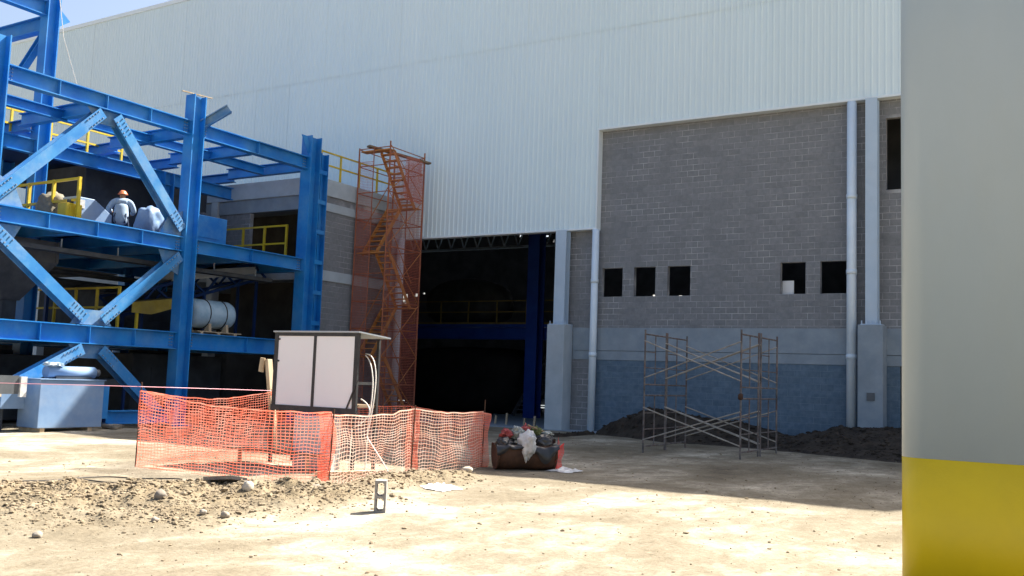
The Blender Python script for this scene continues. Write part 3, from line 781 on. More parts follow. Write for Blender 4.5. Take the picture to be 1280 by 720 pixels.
motor_box('screen_drive', 'dark machine in the shade behind the kneeling worker', (-31, 19.0, 5.53), (-27.8, 24.0, 8.15), 'machine_dark')
t = thing('roller_conveyor', 'grey roller conveyor on legs behind the lowest crossed braces', 'conveyor', (-24.6, 16.5, 0))
for dx in (-.4, .4): MB().bar((-24.6 + dx, 13.6, .95), (-24.6 + dx, 18.6, 1.25), .06, .16).build('side_rail', 'machine_grey', t)
for i in range(14):
    f = (i + .5) / 14; MB().cyl((-25.0, 13.6 + 5 * f, 1.0 + .3 * f), (-24.2, 13.6 + 5 * f, 1.0 + .3 * f), .055, 10).build('roller', 'machine_grey', t, True)
for y_ in (14.0, 16.3, 18.3):
    for dx in (-.4, .4): MB().bar((-24.6 + dx, y_, 0), (-24.6 + dx, y_, .95 + .06 * (y_ - 13.6)), .07, .07).build('leg', 'dark_blue', t)
t = thing('cable_tray', 'long grey cable tray hung under the middle deck', 'cable tray', (-24.2, 18.5, 4.7))
box('tray', (-24.45, 13.4, 4.72), (-24.05, 23.8, 4.75), 'machine_grey', t)
for dx in (-24.45, -24.06): box('flange', (dx, 13.4, 4.75), (dx + .012, 23.8, 4.84), 'machine_grey', t)
for i in range(6): MB().bar((-24.25, 14.2 + i * 1.8, 4.75), (-24.25, 14.2 + i * 1.8, 5.1), .03, .03).build('hanger', 'grey_steel', t)
for i in range(4): MB().tube([(-24.38 + i * .09 + .02 * math.sin(k * 1.3 + i), 13.5 + k * .8, 4.765) for k in range(13)], .018).build('cable', 'cable_dark', t)
t = thing('hopper', 'grey steel hopper hanging between the middle and lowest decks', 'hopper', (-26.0, 15.6, 2.73))
mb = MB(); mb.v = [(-26.9, 14.7, 5.1), (-25.1, 14.7, 5.1), (-25.1, 16.5, 5.1), (-26.9, 16.5, 5.1), (-26.9, 14.7, 4.5), (-25.1, 14.7, 4.5), (-25.1, 16.5, 4.5), (-26.9, 16.5, 4.5), (-26.25, 15.35, 3.4), (-25.75, 15.35, 3.4), (-25.75, 15.85, 3.4), (-26.25, 15.85, 3.4)]
mb.f = [(0, 1, 5, 4), (1, 2, 6, 5), (2, 3, 7, 6), (3, 0, 4, 7), (4, 5, 9, 8), (5, 6, 10, 9), (6, 7, 11, 10), (7, 4, 8, 11)]
mb.build('funnel', 'machine_grey', t)
box('spout', (-26.2, 15.4, 2.73), (-25.8, 15.8, 3.4), 'machine_dark', t)
for a in (14.72, 16.42): box('stiffening_rib', (-25.1, a, 4.5), (-25.04, a + .06, 5.1), 'machine_grey', t)

# ------------------------------------------------------------------ worker kneeling on the middle deck
def skin_mesh(name, verts, edges, radii, m, parent, sub=2, root=0):
    me = bpy.data.meshes.new(name); me.from_pydata(verts, edges, [])
    o = bpy.data.objects.new(name, me); put(o, parent)
    sk = o.modifiers.new('skin', 'SKIN'); sk.use_smooth_shade = True
    for i, d in enumerate(me.skin_vertices[0].data):
        r = radii[i]; d.radius = r if isinstance(r, tuple) else (r, r); d.use_root = (i == root)
    ss = o.modifiers.new('sub', 'SUBSURF'); ss.levels = sub; ss.render_levels = sub
    me.materials.append(MATS[m]); return o
wx, wy, wz = -24.45, 17.95, 5.53
wk = thing('person', 'worker in blue grey shirt and orange helmet kneeling with back turned on middle deck', 'person', (wx, wy, wz))
# local frame: back looks to the camera, faces away (-0.8,+0.6)
fd = Vector((-.75, .66, 0)).normalized(); sd = Vector((fd.y, -fd.x, 0))
def lp_(s_, f_, z_): return Vector((wx, wy, wz)) + sd * s_ * 1.25 + fd * f_ + Vector((0, 0, z_))
bv = [lp_(0, 0, .50), lp_(0, .03, .68), lp_(0, .09, .90), lp_(0, .13, 1.02), lp_(0, .15, 1.08), lp_(0, .17, 1.16), lp_(0, .19, 1.25),
      lp_(.19, .12, .97), lp_(.27, .18, .74), lp_(.20, .42, .64), lp_(-.19, .12, .97), lp_(-.30, .17, .76), lp_(-.22, .42, .70),
      lp_(.11, 0, .47), lp_(.13, .28, .10), lp_(.13, -.16, .08), lp_(.13, -.30, .05), lp_(-.11, 0, .47), lp_(-.13, .28, .10), lp_(-.13, -.16, .08), lp_(-.13, -.30, .05)]
be = [(0, 1), (1, 2), (2, 3), (3, 4), (4, 5), (5, 6), (3, 7), (7, 8), (8, 9), (3, 10), (10, 11), (11, 12), (0, 13), (13, 14), (14, 15), (15, 16), (0, 17), (17, 18), (18, 19), (19, 20)]
br = [.15, .14, .165, .10, .06, .095, .085, .07, .05, .035, .07, .05, .035, .095, .075, .06, .05, .095, .075, .06, .05]
skin_mesh('body', bv, be, br, 'skin', wk)
sv = [lp_(0, -.02, .22)] + bv[1:4] + bv[7:9] + [bv[8].lerp(bv[9], .7)] + bv[10:12] + [bv[11].lerp(bv[12], .7)]
skin_mesh('shirt', sv, [(0, 1), (1, 2), (2, 3), (3, 4), (4, 5), (5, 6), (3, 7), (7, 8), (8, 9)], [.26, .22, .21, .13, .105, .085, .07, .105, .085, .07], 'shirt', wk)
tv = [bv[0] + Vector((0, 0, -.02))] + bv[13:17] + bv[17:21]
skin_mesh('trousers', tv, [(0, 1), (1, 2), (2, 3), (3, 4), (0, 5), (5, 6), (6, 7), (7, 8)], [.15, .10, .085, .07, .058, .10, .085, .07, .058], 'trousers', wk)
hb = bmesh.new(); bmesh.ops.create_uvsphere(hb, u_segments=20, v_segments=12, radius=1)
bmesh.ops.delete(hb, geom=[v for v in hb.verts if v.co.z < -.05], context='VERTS')
for v in hb.verts:
    b_ = 1.18 if v.co.z < .12 else 1.0
    v.co = Vector((v.co.x * .125 * b_, v.co.y * .15 * b_, v.co.z * .13))
hm = bpy.data.meshes.new('hard_hat'); hb.to_mesh(hm); hb.free(); hm.materials.append(MATS['hat'])
for q in hm.polygons: q.use_smooth = True
place('hard_hat', hm, lp_(0, .18, 1.22), wk, (0, 0, math.atan2(fd.y, fd.x) - math.pi / 2))

# ------------------------------------------------------------------ orange nets
def net_mesh(P, Q, h0, h1, cu, cv, sw_, m, sag=.0, wave=.03, lean=.0, seed=0.0, zb=None, bunch=0.0, z0=0.0, droop=.0):
    P, Q = Vector(P), Vector(Q); d = Q - P; L = d.length; d.normalize(); nrm = Vector((-d.y, d.x, 0))
    nu = max(2, int(L / cu)); nv = max(2, int(max(h0, h1) / cv))
    def pt(i, j):
        s_ = i / nu; t_ = j / nv
        q = P + d * L * s_
        top = h0 + (h1 - h0) * s_ - sag * math.sin(math.pi * s_) * 1.0
        bot = (zb(q.x, q.y) if zb else z0)
        z = bot + (top - (bot - z0 if zb else 0)) * t_ if zb else z0 + top * t_
        w1 = noise.noise((s_ * L * .9, t_ * 1.2, seed)); w2 = noise.noise((s_ * L * 3.2, t_ * 2.5, seed + 7)); w3 = noise.noise((s_ * L * 1.5, t_ * 3, seed + 19))
        edge = min(1, 4 * s_, 4 * (1 - s_)) if bunch == 0 else 1
        off = nrm * (wave * (w1 * 1.4 + .6 * w2) * edge + lean * math.sin(math.pi * s_) * (1 - t_))
        q = q + off + d * (wave * .7 * w3 + bunch * w2)
        return Vector((q.x, q.y, z + droop * w3 * (1 - abs(2 * t_ - 1)) + .02 * noise.noise((s_ * L * 2.5, t_ * 2, seed + 31))))
    G = [[pt(i, j) for j in range(nv + 1)] for i in range(nu + 1)]
    V = []; F = []
    up = Vector((0, 0, 1))
    for i in range(nu + 1):
        k = len(V)
        for j in range(nv + 1):
            wdt = sw_ * (.8 + .4 * random.random())
            V += [G[i][j] - d * wdt / 2, G[i][j] + d * wdt / 2]
        F += [(k + 2 * j, k + 2 * j + 1, k + 2 * j + 3, k + 2 * j + 2) for j in range(nv)]
    for j in range(nv + 1):
        k = len(V)
        ww = sw_ * (2.4 if j in (0, nv) else 1.0)
        for i in range(nu + 1): V += [G[i][j] - up * ww / 2 + nrm * .002, G[i][j] + up * ww / 2 + nrm * .002]
        F += [(k + 2 * i, k + 2 * i + 2, k + 2 * i + 3, k + 2 * i + 1) for i in range(nu)]
    mb = MB(); mb.v = [tuple(v) for v in V]; mb.f = F
    return mb
nf = thing('safety_net_fence', 'orange plastic safety net fence enclosing the white panel board', 'net fence', (-11.5, 12.8, 0))
P0, P1, P2, P3 = (-13.9, 10.85), (-9.21, 10.42), (-9.75, 13.05), (-10.05, 15.7)
P4, P5 = (-12.3, 16.4), (-14.9, 14.9)
def seg(a, b, h0, h1, seed, m='net', **kw):
    net_mesh((*a, 0), (*b, 0), h0, h1, .085, .052, .009, m, seed=seed, zb=gz, **kw).build('net_panel', m, nf)
seg(P0, P1, 1.27, 1.12, 1.3, sag=.10, wave=.075, droop=.08)
seg(P1, P2, 1.10, 1.14, 4.1, 'net_pale', sag=.06, wave=.07, droop=.10)
seg(P2, P3, 1.13, 1.05, 7.7, 'net_pale', sag=.04, wave=.07, droop=.12)
seg(P3, P4, 1.05, 1.05, 9.2, sag=.06, wave=.03)
seg(P4, P5, 1.05, 1.24, 12.2, sag=.10, wave=.03)
seg(P5, P0, 1.24, 1.27, 15.2, sag=.14, wave=.07, droop=.08)
# bunched spare net at two stakes
net_mesh((P1[0] - .22, P1[1] + .02, 0), (P1[0] + .06, P1[1] - .02, 0), 1.1, 1.1, .022, .035, .011, 'net', seed=33, zb=gz, wave=.09, bunch=.05, droop=.1).build('bunched_net', 'net', nf)
net_mesh((P3[0] - .1, P3[1] - .25, 0), (P3[0] + .05, P3[1] + .1, 0), 1.04, 1.0, .022, .035, .011, 'net', seed=43, zb=gz, wave=.10, bunch=.05, droop=.1).build('bunched_net', 'net', nf)
net_mesh((P2[0] - .05, P2[1] - .08, 0), (P2[0] + .05, P2[1] + .12, 0), 1.12, 1.12, .022, .05, .011, 'net', seed=53, zb=gz, wave=.06, bunch=.03, droop=.1).build('bunched_net', 'net', nf)
for (a, b), h in ((P0, 1.42), (P1, 1.18), (P2, 1.2), (P3, 1.28), (P4, 1.15), (P5, 1.3)):
    MB().cyl((a, b, gz(a, b) - .05), (a + random.uniform(-.03, .03), b + .02, h), .011, 6).build('stake', 'rusty', nf)
tag(MB().tube(catmull([(-24.5, 4.5, 1.30), (-19, 7.8, 1.29), (P0[0], P0[1], 1.34), (P5[0], P5[1], 1.27)], 8), .006, 5).build('marker_string', 'string_pink'), 'pink string stretched from the left to the net fence corner', 'string')

# ------------------------------------------------------------------ white panel board inside the net
t = thing('panel_board', 'freestanding board with two white panels in a black steel frame', 'board', (-12.0, 13.2, 0))
bx0, bx1, by, bz0, bz1 = -12.98, -10.97, 13.0, 1.08, 2.40
for a, b in ((bx0, bx0 + .09), (bx1 - .09, bx1), ((bx0 + bx1) / 2 - .04, (bx0 + bx1) / 2 + .02)):
    box('upright', (a, by, bz0), (b, by + .05, bz1 - .06), 'board_frame', t)
box('frame_rail', (bx0, by, bz1 - .06), (bx1, by + .05, bz1), 'board_frame', t)
box('frame_rail', (bx0 - .01, by - .01, bz0 - .1), (bx1 + .01, by + .05, bz0), 'board_frame', t)
cx = (bx0 + bx1) / 2
MB().box((bx0 + .085, by + .012, bz0), (cx - .035, by + .035, bz1 - .055)).build('white_panel', 'board_white', t)
MB().box((cx + .015, by + .012, bz0), (bx1 - .085, by + .035, bz1 - .055)).build('white_panel', 'board_white', t)
MB().plate([(bx0 - .02, by - .03, bz1 + .02), (bx1 + .03, by - .03, bz1 + .02), (bx1 + .22, by + .62, bz1 - .06), (bx0 - .02, by + .62, bz1 - .06)], (0, 0, 1), .025).build('roof_sheet', 'concrete_light', t)
for xx in (bx0 + .03, bx1 - .03):
    for yy in (by + .025, by + .6):
        top = bz0 - .1 if yy < by + .1 else bz1 - .08
        MB().bar((xx, yy, gz(xx, yy) - .05), (xx, yy, top), .05, .05).build('leg', 'board_frame', t)
box('side_rail', (bx1 - .055, by + .05, 1.5), (bx1 - .01, by + .58, 1.55), 'board_frame', t)
box('side_rail', (bx0 + .01, by + .05, 1.5), (bx0 + .055, by + .58, 1.55), 'board_frame', t)
MB().bar((bx1 - .22, by - .004, bz0 - .05), (bx1 - .02, by - .004, bz0 + .40), .02, .025).build('diagonal_strut', 'board_frame', t)
for z in (bz1 - .12, bz1 - .52): MB().cyl((bx0 + .115, by - .004, z), (bx0 + .115, by + .012, z), .018, 8).build('hinge_pin', 'board_frame', t)
MB().box((-12.2, by + .08, 1.15), (-11.3, by + .42, 2.1)).build('switch_box', 'machine_grey', t, bevel=.02)
box('box_shelf', (-12.95, by + .05, 1.10), (-11.0, by + .58, 1.148), 'wood_dark', t)
cb = [bez((bx1 - .08, by + .3, 2.05), (bx1 + .35, by + .2, 2.05), (bx1 + .38, by + .1, 1.4), (bx1 + .33, by - .05, .62)),
      bez((bx1 - .08, by + .3, 2.02), (bx1 + .22, by + .25, 1.85), (bx1 + .3, by + .1, 1.3), (bx1 + .32, by - .02, .9)),
      bez((bx1 - .05, by + .2, 1.25), (bx1 + .3, by + .1, 1.15), (bx1 + .45, by, .95), (bx1 + .05, by - .12, .75))]
for i, c in enumerate(cb): tag(MB().tube(c + ([(bx1 + .9, by - .3, .25), (bx1 + 1.1, by - .35, gz(bx1 + 1.1, by - .35) + .02)] if i == 0 else [(c[-1].x + .02, c[-1].y - .05, gz(c[-1].x, c[-1].y) + .015)]), .011, 6).build('electric_cable', 'cable_white'),
    ('pale cable arching furthest out beside the white panel board', 'pale cable hanging inside the wide arch beside the panel board', 'pale cable curling low beside the panel board frame')[i], 'cable', 'cables of the panel board')
t = thing('wooden_post', 'leaning pale timber post left of the white panel board', 'post', (-14.8, 14.95, 0))
MB().bar((-14.72, 14.95, -.03), (-15.08, 14.95, 1.93), .14, .09).build('post', 'wood', t, bevel=.012)
MB().bar((-15.21, 14.88, 1.66), (-15.17, 14.88, 1.96), .12, .04).build('nailed_board', 'wood', t)
# things lying in the enclosure
t = thing('wooden_bench', 'low timber plank bench below the white panel board', 'bench', (-12.6, 12.6, 0))
MB().box((-13.35, 12.35, .27), (-11.2, 12.60, .30)).build('plank', 'wood_dark', t)
for xx in (-13.1, -11.5): box('leg', (xx, 12.38, gz(xx, 12.5) - .03), (xx + .06, 12.42, .27), 'wood', t)
box('cabinet_box', (-12.15, 12.75, gz(-12, 12.9) - .02), (-11.25, 13.0, .92), 'machine_grey', None, .02)
tag(bpy.data.objects['cabinet_box'], 'grey metal box standing under the white panel board', 'box')
bpy.data.objects['cabinet_box'].data.materials[0] = MATS['plastic_white']
tag(MB().bar((-10.9, 12.0, gz(-10.9, 12) + .05), (-10.0, 12.7, gz(-10, 12.7) + .08), .14, .07).build('timber_offcut', 'wood', bevel=.01), 'pale timber offcut lying inside the net fence', 'timber')

# ------------------------------------------------------------------ stair tower
tw = thing('stair_tower', 'tall rusty orange scaffold stair tower draped in net beside the annex', 'scaffold', (-22.5, 28, 0))
tx0, tx1, ty0, ty1, TH = -23.2, -21.75, 27.0, 29.1, 10.05
for xx, yy in ((tx0, ty0), (tx1, ty0), (tx1, ty1), (tx0, ty1)):
    MB().cyl((xx, yy, 0), (xx, yy, TH + (.15 if xx == tx1 else 0)), .028, 8).build('standard', 'tower_rust', tw)
    box('base_plate', (xx - .1, yy - .1, 0), (xx + .1, yy + .1, .015), 'tower_rust', tw)
for yy in (ty0, ty1): MB().cyl((tx0 + .7, yy, .3), (tx0 + .7, yy, TH), .02, 6).build('standard', 'tower_rust', tw)
lv = [0.35 + i * 1.0 for i in range(10)] + [TH - .05]
for i, z in enumerate(lv):
    for a, b in (((tx0, ty0, z), (tx1, ty0, z)), ((tx0, ty1, z), (tx1, ty1, z)), ((tx1, ty0, z), (tx1, ty1, z)), ((tx0, ty0, z), (tx0, ty1, z))):
        MB().cyl(a, b, .018, 6).build('ledger', 'tower_rust', tw)
    if i % 2 == 0 and i < 9:
        MB().cyl((tx1 + .03, ty0, z), (tx1 + .03, ty1, min(z + 2, TH)), .015, 6).build('diagonal_brace', 'rust_orange', tw)
        MB().cyl((tx1 + .03, ty1, z), (tx1 + .03, ty0, min(z + 2, TH)), .015, 6).build('diagonal_brace', 'rust_orange', tw)
# stair flights zigzag along Y near the front side
zf = .4
tread = None
for f in range(5):
    y_a, y_b = (ty0 + .35, ty1 - .4) if f % 2 == 1 else (ty1 - .4, ty0 + .35)
    xa_, xb_ = (tx1 - .70, tx1 - .08) if f % 2 == 0 else (tx0 + .08, tx0 + .70)
    fl = MB()
    for xs_ in (xa_, xb_): fl.bar((xs_, y_a, zf), (xs_, y_b, zf + 1.9), .03, .14)
    fl = fl.build('stair_stringers', 'tread_orange', tw)
    for i in range(9):
        q = (i + .5) / 9; y_ = y_a + (y_b - y_a) * q; z_ = zf + 1.9 * q
        box('tread', (xa_ + .02, y_ - .11, z_), (xb_ - .02, y_ + .11, z_ + .035), 'tread_orange', fl)
    if f < 4: MB().cyl(((xa_ if f % 2 else xb_), y_a, zf + .95), ((xa_ if f % 2 else xb_), y_b, zf + 2.85), .018, 6).build('handrail', 'rust_orange', fl)
    yl = (y_b, ty1 - .02) if f % 2 == 1 else (ty0 + .02, y_b)
    box('landing', (tx0 + .05, min(yl), zf + 1.9), (tx1 - .05, max(yl), zf + 1.94), 'tread_orange', tw)
    zf += 1.9
MB().bar((tx0 + .5, ty0 - .12, TH + .02), (tx1 + .1, ty1 + .2, TH - .22), .24, .06).build('top_plank', 'wood_dark', tw)
for (a, b, hh, sd_, z0_) in (((tx1 + .035, ty0), (tx1 + .035, ty1), 9.2, 61, .6), ((tx0, ty0 - .035), (tx0 + .72, ty0 - .035), 8.6, 71, .9), ((tx0 + .02, ty1 + .03), (tx1, ty1 + .03), 9.2, 81, .6), ((tx0 + .03, ty0), (tx0 + .03, ty1), 7.2, 91, .6)):
    net_mesh((*a, 0), (*b, 0), hh, hh, .06, .06, .0078, 'net_dark', seed=sd_, wave=.02, z0=z0_).build('debris_net', 'net_dark', tw)
net_mesh((tx1 + .06, ty0 + .9, 0), (tx1 + .06, ty1 - .2, 0), 1.6, 1.7, .028, .04, .011, 'net', seed=99, wave=.12, bunch=.05, z0=8.2).build('bunched_net', 'net_dark', tw)

# ------------------------------------------------------------------ two small scaffolds by the wall
def frame_scaffold(label, ya, yb, x_l, x_r, extra):
    t = thing('frame_scaffold', label, 'scaffold', ((x_l + x_r) / 2, (ya + yb) / 2, 0), 'frame scaffolds by the block wall')
    for xx in (x_l, x_r):
        zg = min(gz(xx, ya), gz(xx, yb))
        for lvl in range(2):
            z0_ = zg + lvl * 1.53
            fr = MB()
            for yy in (ya, yb): fr.cyl((xx, yy, z0_ if lvl else gz(xx, yy) - .02), (xx, yy, z0_ + 1.53), .024, 8)
            for z in (.16, 1.42): fr.cyl((xx, ya, z0_ + z), (xx, yb, z0_ + z), .021, 6)
            ymid = ya + (yb - ya) * .48
            fr.cyl((xx, ymid, z0_ + .18), (xx, ymid, z0_ + 1.42), .016, 6)
            for z in (.58, .98): fr.cyl((xx, ya, z0_ + z), (xx, ymid if z > .9 else yb, z0_ + z), .014, 6)
            fr.build('end_frame', 'scaffold_tube', t)
    for lvl in range(2):
        for yy in (ya, yb):
            z0_ = lvl * 1.53
            MB().cyl((x_l, yy - .03, z0_ + .32), (x_r, yy - .03, z0_ + (1.12 if lvl == 0 else 1.25)), .017, 6).build('cross_brace', 'brace_tube', t)
            MB().cyl((x_l, yy - .055, z0_ + (1.12 if lvl == 0 else 1.25)), (x_r, yy - .055, z0_ + .32), .017, 6).build('cross_brace', 'brace_tube', t)
    if extra: lump('wire_knot', (x_r, ya - .02, 1.40), (.12, .1, .16), 'rusty', 2.2, t, n=2)
    return t
frame_scaffold('nearer rusty scaffold frame with cross braces in front of the dirt heap', 22.35, 23.75, -9.58, -7.12, True)
frame_scaffold('farther rusty scaffold frame with cross braces touching the dirt heap', 23.87, 25.3, -9.60, -7.10, False)

# ------------------------------------------------------------------ dirt heaps along the wall
def heap_h(x, y):
    prof = [(-14.6, 0), (-14.0, .10), (-12.9, .66), (-12.1, .92), (-11.1, .80), (-9.2, .62), (-8.2, .38), (-7.6, .30), (-7.0, .45), (-6.4, .62), (-5.3, .66), (-4.4, .70), (-3, .8), (-1, .85), (1, .6)]
    h = 0
    for (a, ha), (b, hb_) in zip(prof, prof[1:]):
        if a <= x <= b: h = ha + (hb_ - ha) * (x - a) / (b - a)
    front = 26.9 if x < -9 else 26.9 + (24.6 - 26.9) * min(1, (x + 9) / 6)
    if x < -11: front += (-11 - x) * .6
    t = (y - front) / (28.7 - front)
    k = sstep(0, 1, min(1, max(0, t)))
    if y > 29.2: k *= .93
    n = .10 * noise.noise((x * 1.3, y * 1.3, 4)) + .07 * noise.noise((x * 3.3, y * 3.3, 7)) + .035 * noise.noise((x * 8, y * 8, 2))
    return h * k + n * min(1, h * k * 3.5) - .03 * (1 - min(1, k * 8))
hx = np.arange(-14.7, 1.0, .075); hy = np.arange(24.3, 29.34, .075)
V = []; 
for y_ in hy:
    for x_ in hx: V.append((x_, y_, heap_h(x_, y_)))
for y_ in (29.36, WY):
    pass
nn = len(hx)
F = [(j * nn + i, j * nn + i + 1, (j + 1) * nn + i + 1, (j + 1) * nn + i) for j in range(len(hy) - 1) for i in range(nn - 1)]
# carry the heap to the wall
k0 = (len(hy) - 1) * nn; k1 = len(V)
for x_ in hx: V.append((x_, WY - .01, max(-.03, heap_h(x_, 29.3) * .9)))
F += [(k0 + i, k0 + i + 1, k1 + i + 1, k1 + i) for i in range(nn - 1)]
keep = [f for f in F if max(V[i][2] for i in f) > -.028]
me = bpy.data.meshes.new('dirt_heap'); me.from_pydata(V, [], keep); me.materials.append(MATS['soil'])
tag(put(bpy.data.objects.new('dirt_heap', me), None), kind='structure')

# ------------------------------------------------------------------ clods, rubble, stones
def rock_shape(seed, sub=1):
    bm = bmesh.new(); bmesh.ops.create_icosphere(bm, subdivisions=sub, radius=1)
    for v in bm.verts:
        v.co *= 1 + .45 * noise.noise(v.co * 1.4 + Vector((seed * 3.1, seed, 0)))
        v.co.z *= .75
    vv = np.array([v.co[:] for v in bm.verts]); ff = [tuple(v.index for v in f.verts) for f in bm.faces]; bm.free(); return vv, ff
SH = [rock_shape(i, 1) for i in range(7)]
def scatter(name, pts, m):
    V = []; F = []; k = 0
    for (x_, y_, z_, s_) in pts:
        vv, ff = SH[random.randrange(7)]
        a = random.uniform(0, 6.28); c, sn = math.cos(a), math.sin(a); sx, sy, sz = s_ * random.uniform(.7, 1.3), s_ * random.uniform(.7, 1.2), s_ * random.uniform(.6, 1)
        w = vv * (sx, sy, sz)
        w = np.stack([w[:, 0] * c - w[:, 1] * sn + x_, w[:, 0] * sn + w[:, 1] * c + y_, w[:, 2] + z_], 1)
        V.append(w); F += [tuple(i + k for i in f) for f in ff]; k += len(vv)
    me = bpy.data.meshes.new(name); me.from_pydata(np.concatenate(V).tolist(), [], F); me.materials.append(MATS[m])
    return tag(put(bpy.data.objects.new(name, me), None), kind='stuff')
pts = []
while len(pts) < 13000:
    x_, y_ = random.uniform(-13.2, -7.2), random.uniform(4.6, 14.3)
    w = rub_w(x_, y_)
    if random.random() < w ** 1.3 * (.5 + .9 * max(0, noise.noise((x_ * 1.2, y_ * 1.2, 8)) + .25)):
        s_ = min(.055, .006 + .0075 * random.expovariate(1))
        pts.append((x_, y_, gz(x_, y_) + s_ * .15, s_))
scatter('rubble_clods', pts, 'clod')
pts = []
for _ in range(4000):
    x_, y_ = random.uniform(-16, 2), random.uniform(5, 26)
    s_ = .005 + .005 * random.expovariate(1); pts.append((x_, y_, gz(x_, y_) + s_ * .2, min(s_, .03)))
scatter('loose_gravel', pts, 'clod')
pts = []
while len(pts) < 1500:
    x_, y_ = random.uniform(-14.4, -1.5), random.uniform(24.5, 29.2); h = heap_h(x_, y_)
    if h > .03: s_ = min(.09, .02 + .022 * random.expovariate(1)); pts.append((x_, y_, h + s_ * .1, s_))
scatter('heap_clods', pts, 'soil')
def stone(label, x_, y_, s_, seed, m='stone', flat=1.0, name='stone'):
    s_ *= .75
    vv, ff = rock_shape(seed, 2)
    mb = MB(); zb = gz(x_, y_)
    mb.v = [(v[0] * s_ + x_, v[1] * s_ * .85 + y_, v[2] * s_ * flat + zb + s_ * .45 * flat) for v in vv.tolist()]; mb.f = ff
    return tag(mb.build(name, m, smooth=True), label, 'stone')
stone('round brown stone in the middle of the rubble heap', -9.38, 7.7, .115, 11)
stone('pale upright stone at the right end of the rubble heap', -9.05, 8.75, .105, 14, 'stone_pale', 1.3)
stone('small brown stone on the upper left of the rubble heap', -10.9, 8.4, .085, 17)
stone('small stone at the front edge of the rubble near the centre', -8.56, 6.98, .062, 19)
stone('left one of two stones at the rubble front edge', -8.33, 7.42, .06, 23)
stone('right one of two stones at the rubble front edge', -8.16, 7.58, .075, 27)
stone('stone at the lower left corner of the rubble', -8.8, 5.8, .07, 31)
stone('flat dark clod in front of the net fence corner', -8.76, 9.66, .12, 35, 'stone', .6)
stone('pale round stone between the net fence and the trash drum', -9.22, 13.95, .13, 39, 'stone_pale', .8)
tag(MB().plate([(-10.2, 9.05, gz(-10.2, 9.05) + .06), (-9.75, 9.12, gz(-9.75, 9.12) + .10), (-9.68, 9.34, gz(-9.68, 9.34) + .07), (-10.0, 9.42, gz(-10, 9.42) + .03)], (.1, -.3, 1), .05).build('broken_slab', 'slab'), 'broken grey slab lying on the rubble heap', 'slab')
for i, pl in enumerate(([(-13.0, 7.9), (-12.7, 8.5), (-12.6, 9.3), (-12.1, 9.6), (-11.6, 9.9)], [(-12.9, 8.9), (-12.2, 8.9), (-11.6, 9.1), (-10.9, 9.4)])):
    tag(MB().tube([(a, b, gz(a, b) + .02) for a, b, _ in [tuple(v) for v in catmull([(*p, 0) for p in pl], 8)]], .011, 6).build('ground_cable', 'cable_dark'),
        ('dark cable curving over the ground left of the net fence', 'straighter dark cable crossing the rubble left of the net fence')[i], 'cable')

# ------------------------------------------------------------------ concrete block standing on end
def cinder(cxy, rot):
    w, h, d, tk = .14, .39, .19, .025
    mb = MB()
    parts_ = [((-w / 2, -d / 2, 0), (w / 2, d / 2, tk + .006)), ((-w / 2, -d / 2, h - tk), (w / 2, d / 2, h)), ((-w / 2, -d / 2, tk + .006), (-w / 2 + tk, d / 2, h - tk)),
              ((w / 2 - tk, -d / 2, tk + .006), (w / 2, d / 2, h - tk)), ((-w / 2 + tk, -d / 2, h / 2 - .014), (w / 2 - tk, d / 2, h / 2 + .014))]
    for a, b in parts_: mb.box(a, b)
    # rounded inner corners
    for zc, sz in ((tk + .006, 1), (h / 2 - .014, -1), (h / 2 + .014, 1), (h - tk, -1)):
        for sx in (-1, 1):
            xe = sx * (w / 2 - tk)
            mb.extrude((0, -d / 2, 0), (0, d / 2, 0), [(xe, zc), (xe - sx * .022, zc), (xe, zc + sz * .022)])
    o = mb.build('concrete_block', 'cinder'); o.location = (cxy[0], cxy[1], gz(*cxy) - .005); o.rotation_euler.z = rot
    return o
cbk = cinder((-7.50, 9.45), math.radians(34))
tag(cbk, 'hollow concrete block standing on end in front of the net fence', 'block')

# ------------------------------------------------------------------ trash drum with its litter
t = thing('trash_drum', 'rusty brown steel drum lying on its side heaped with litter', 'drum', (-9.2, 16.0, 0))
da = Vector((.72, .69, 0)); dn = Vector((.69, -.72, 0)); dc = Vector((-9.28, 15.98, 0)); R_ = .33
prof = [(math.cos(a) * R_, .33 + math.sin(a) * R_) for a in np.linspace(math.radians(155), math.radians(385), 22)]
mb = MB(); nst = 8; Lh = .56
for i in range(nst + 1):
    c = dc + da * (-Lh + 2 * Lh * i / nst); k_ = 1.03 if i in (2, 6) else 1.0
    for a, b in prof: mb.v.append(tuple(c + dn * a * k_ + Vector((0, 0, .33 + (b - .33) * k_))))
np_ = len(prof)
mb.f = [(i * np_ + j, i * np_ + j + 1, (i + 1) * np_ + j + 1, (i + 1) * np_ + j) for i in range(nst) for j in range(np_ - 1)]
mb.f += [tuple(range(np_)), tuple(range(nst * np_, nst * np_ + np_))]
sh_o = mb.build('drum_shell', 'rusty', t, True)
so = sh_o.modifiers.new('solid', 'SOLIDIFY'); so.thickness = .012
for e in (-1, 1):
    c = dc + da * Lh * e
    MB().tube([c + dn * a + Vector((0, 0, b)) for a, b in prof], .018).build('rim', 'rusty', t)
def on_drum(s_, n__, z_): return dc + da * s_ + dn * n__ + Vector((0, 0, z_))
tag(lump('white_bag', on_drum(-.02, .30, .16), (.50, .26, .60), 'plastic_white', 5.5, n=4, amp=.3, box_pow=2, flat=False), 'crumpled white plastic bag hanging over the rusty drum', 'bag')
for v in bpy.data.objects['white_bag'].data.vertices:
    q = .30 + .75 * min(1, max(0, v.co.z / .5)); v.co.x *= q; v.co.y *= .55 + .45 * q
lin = MB(); NL = 46
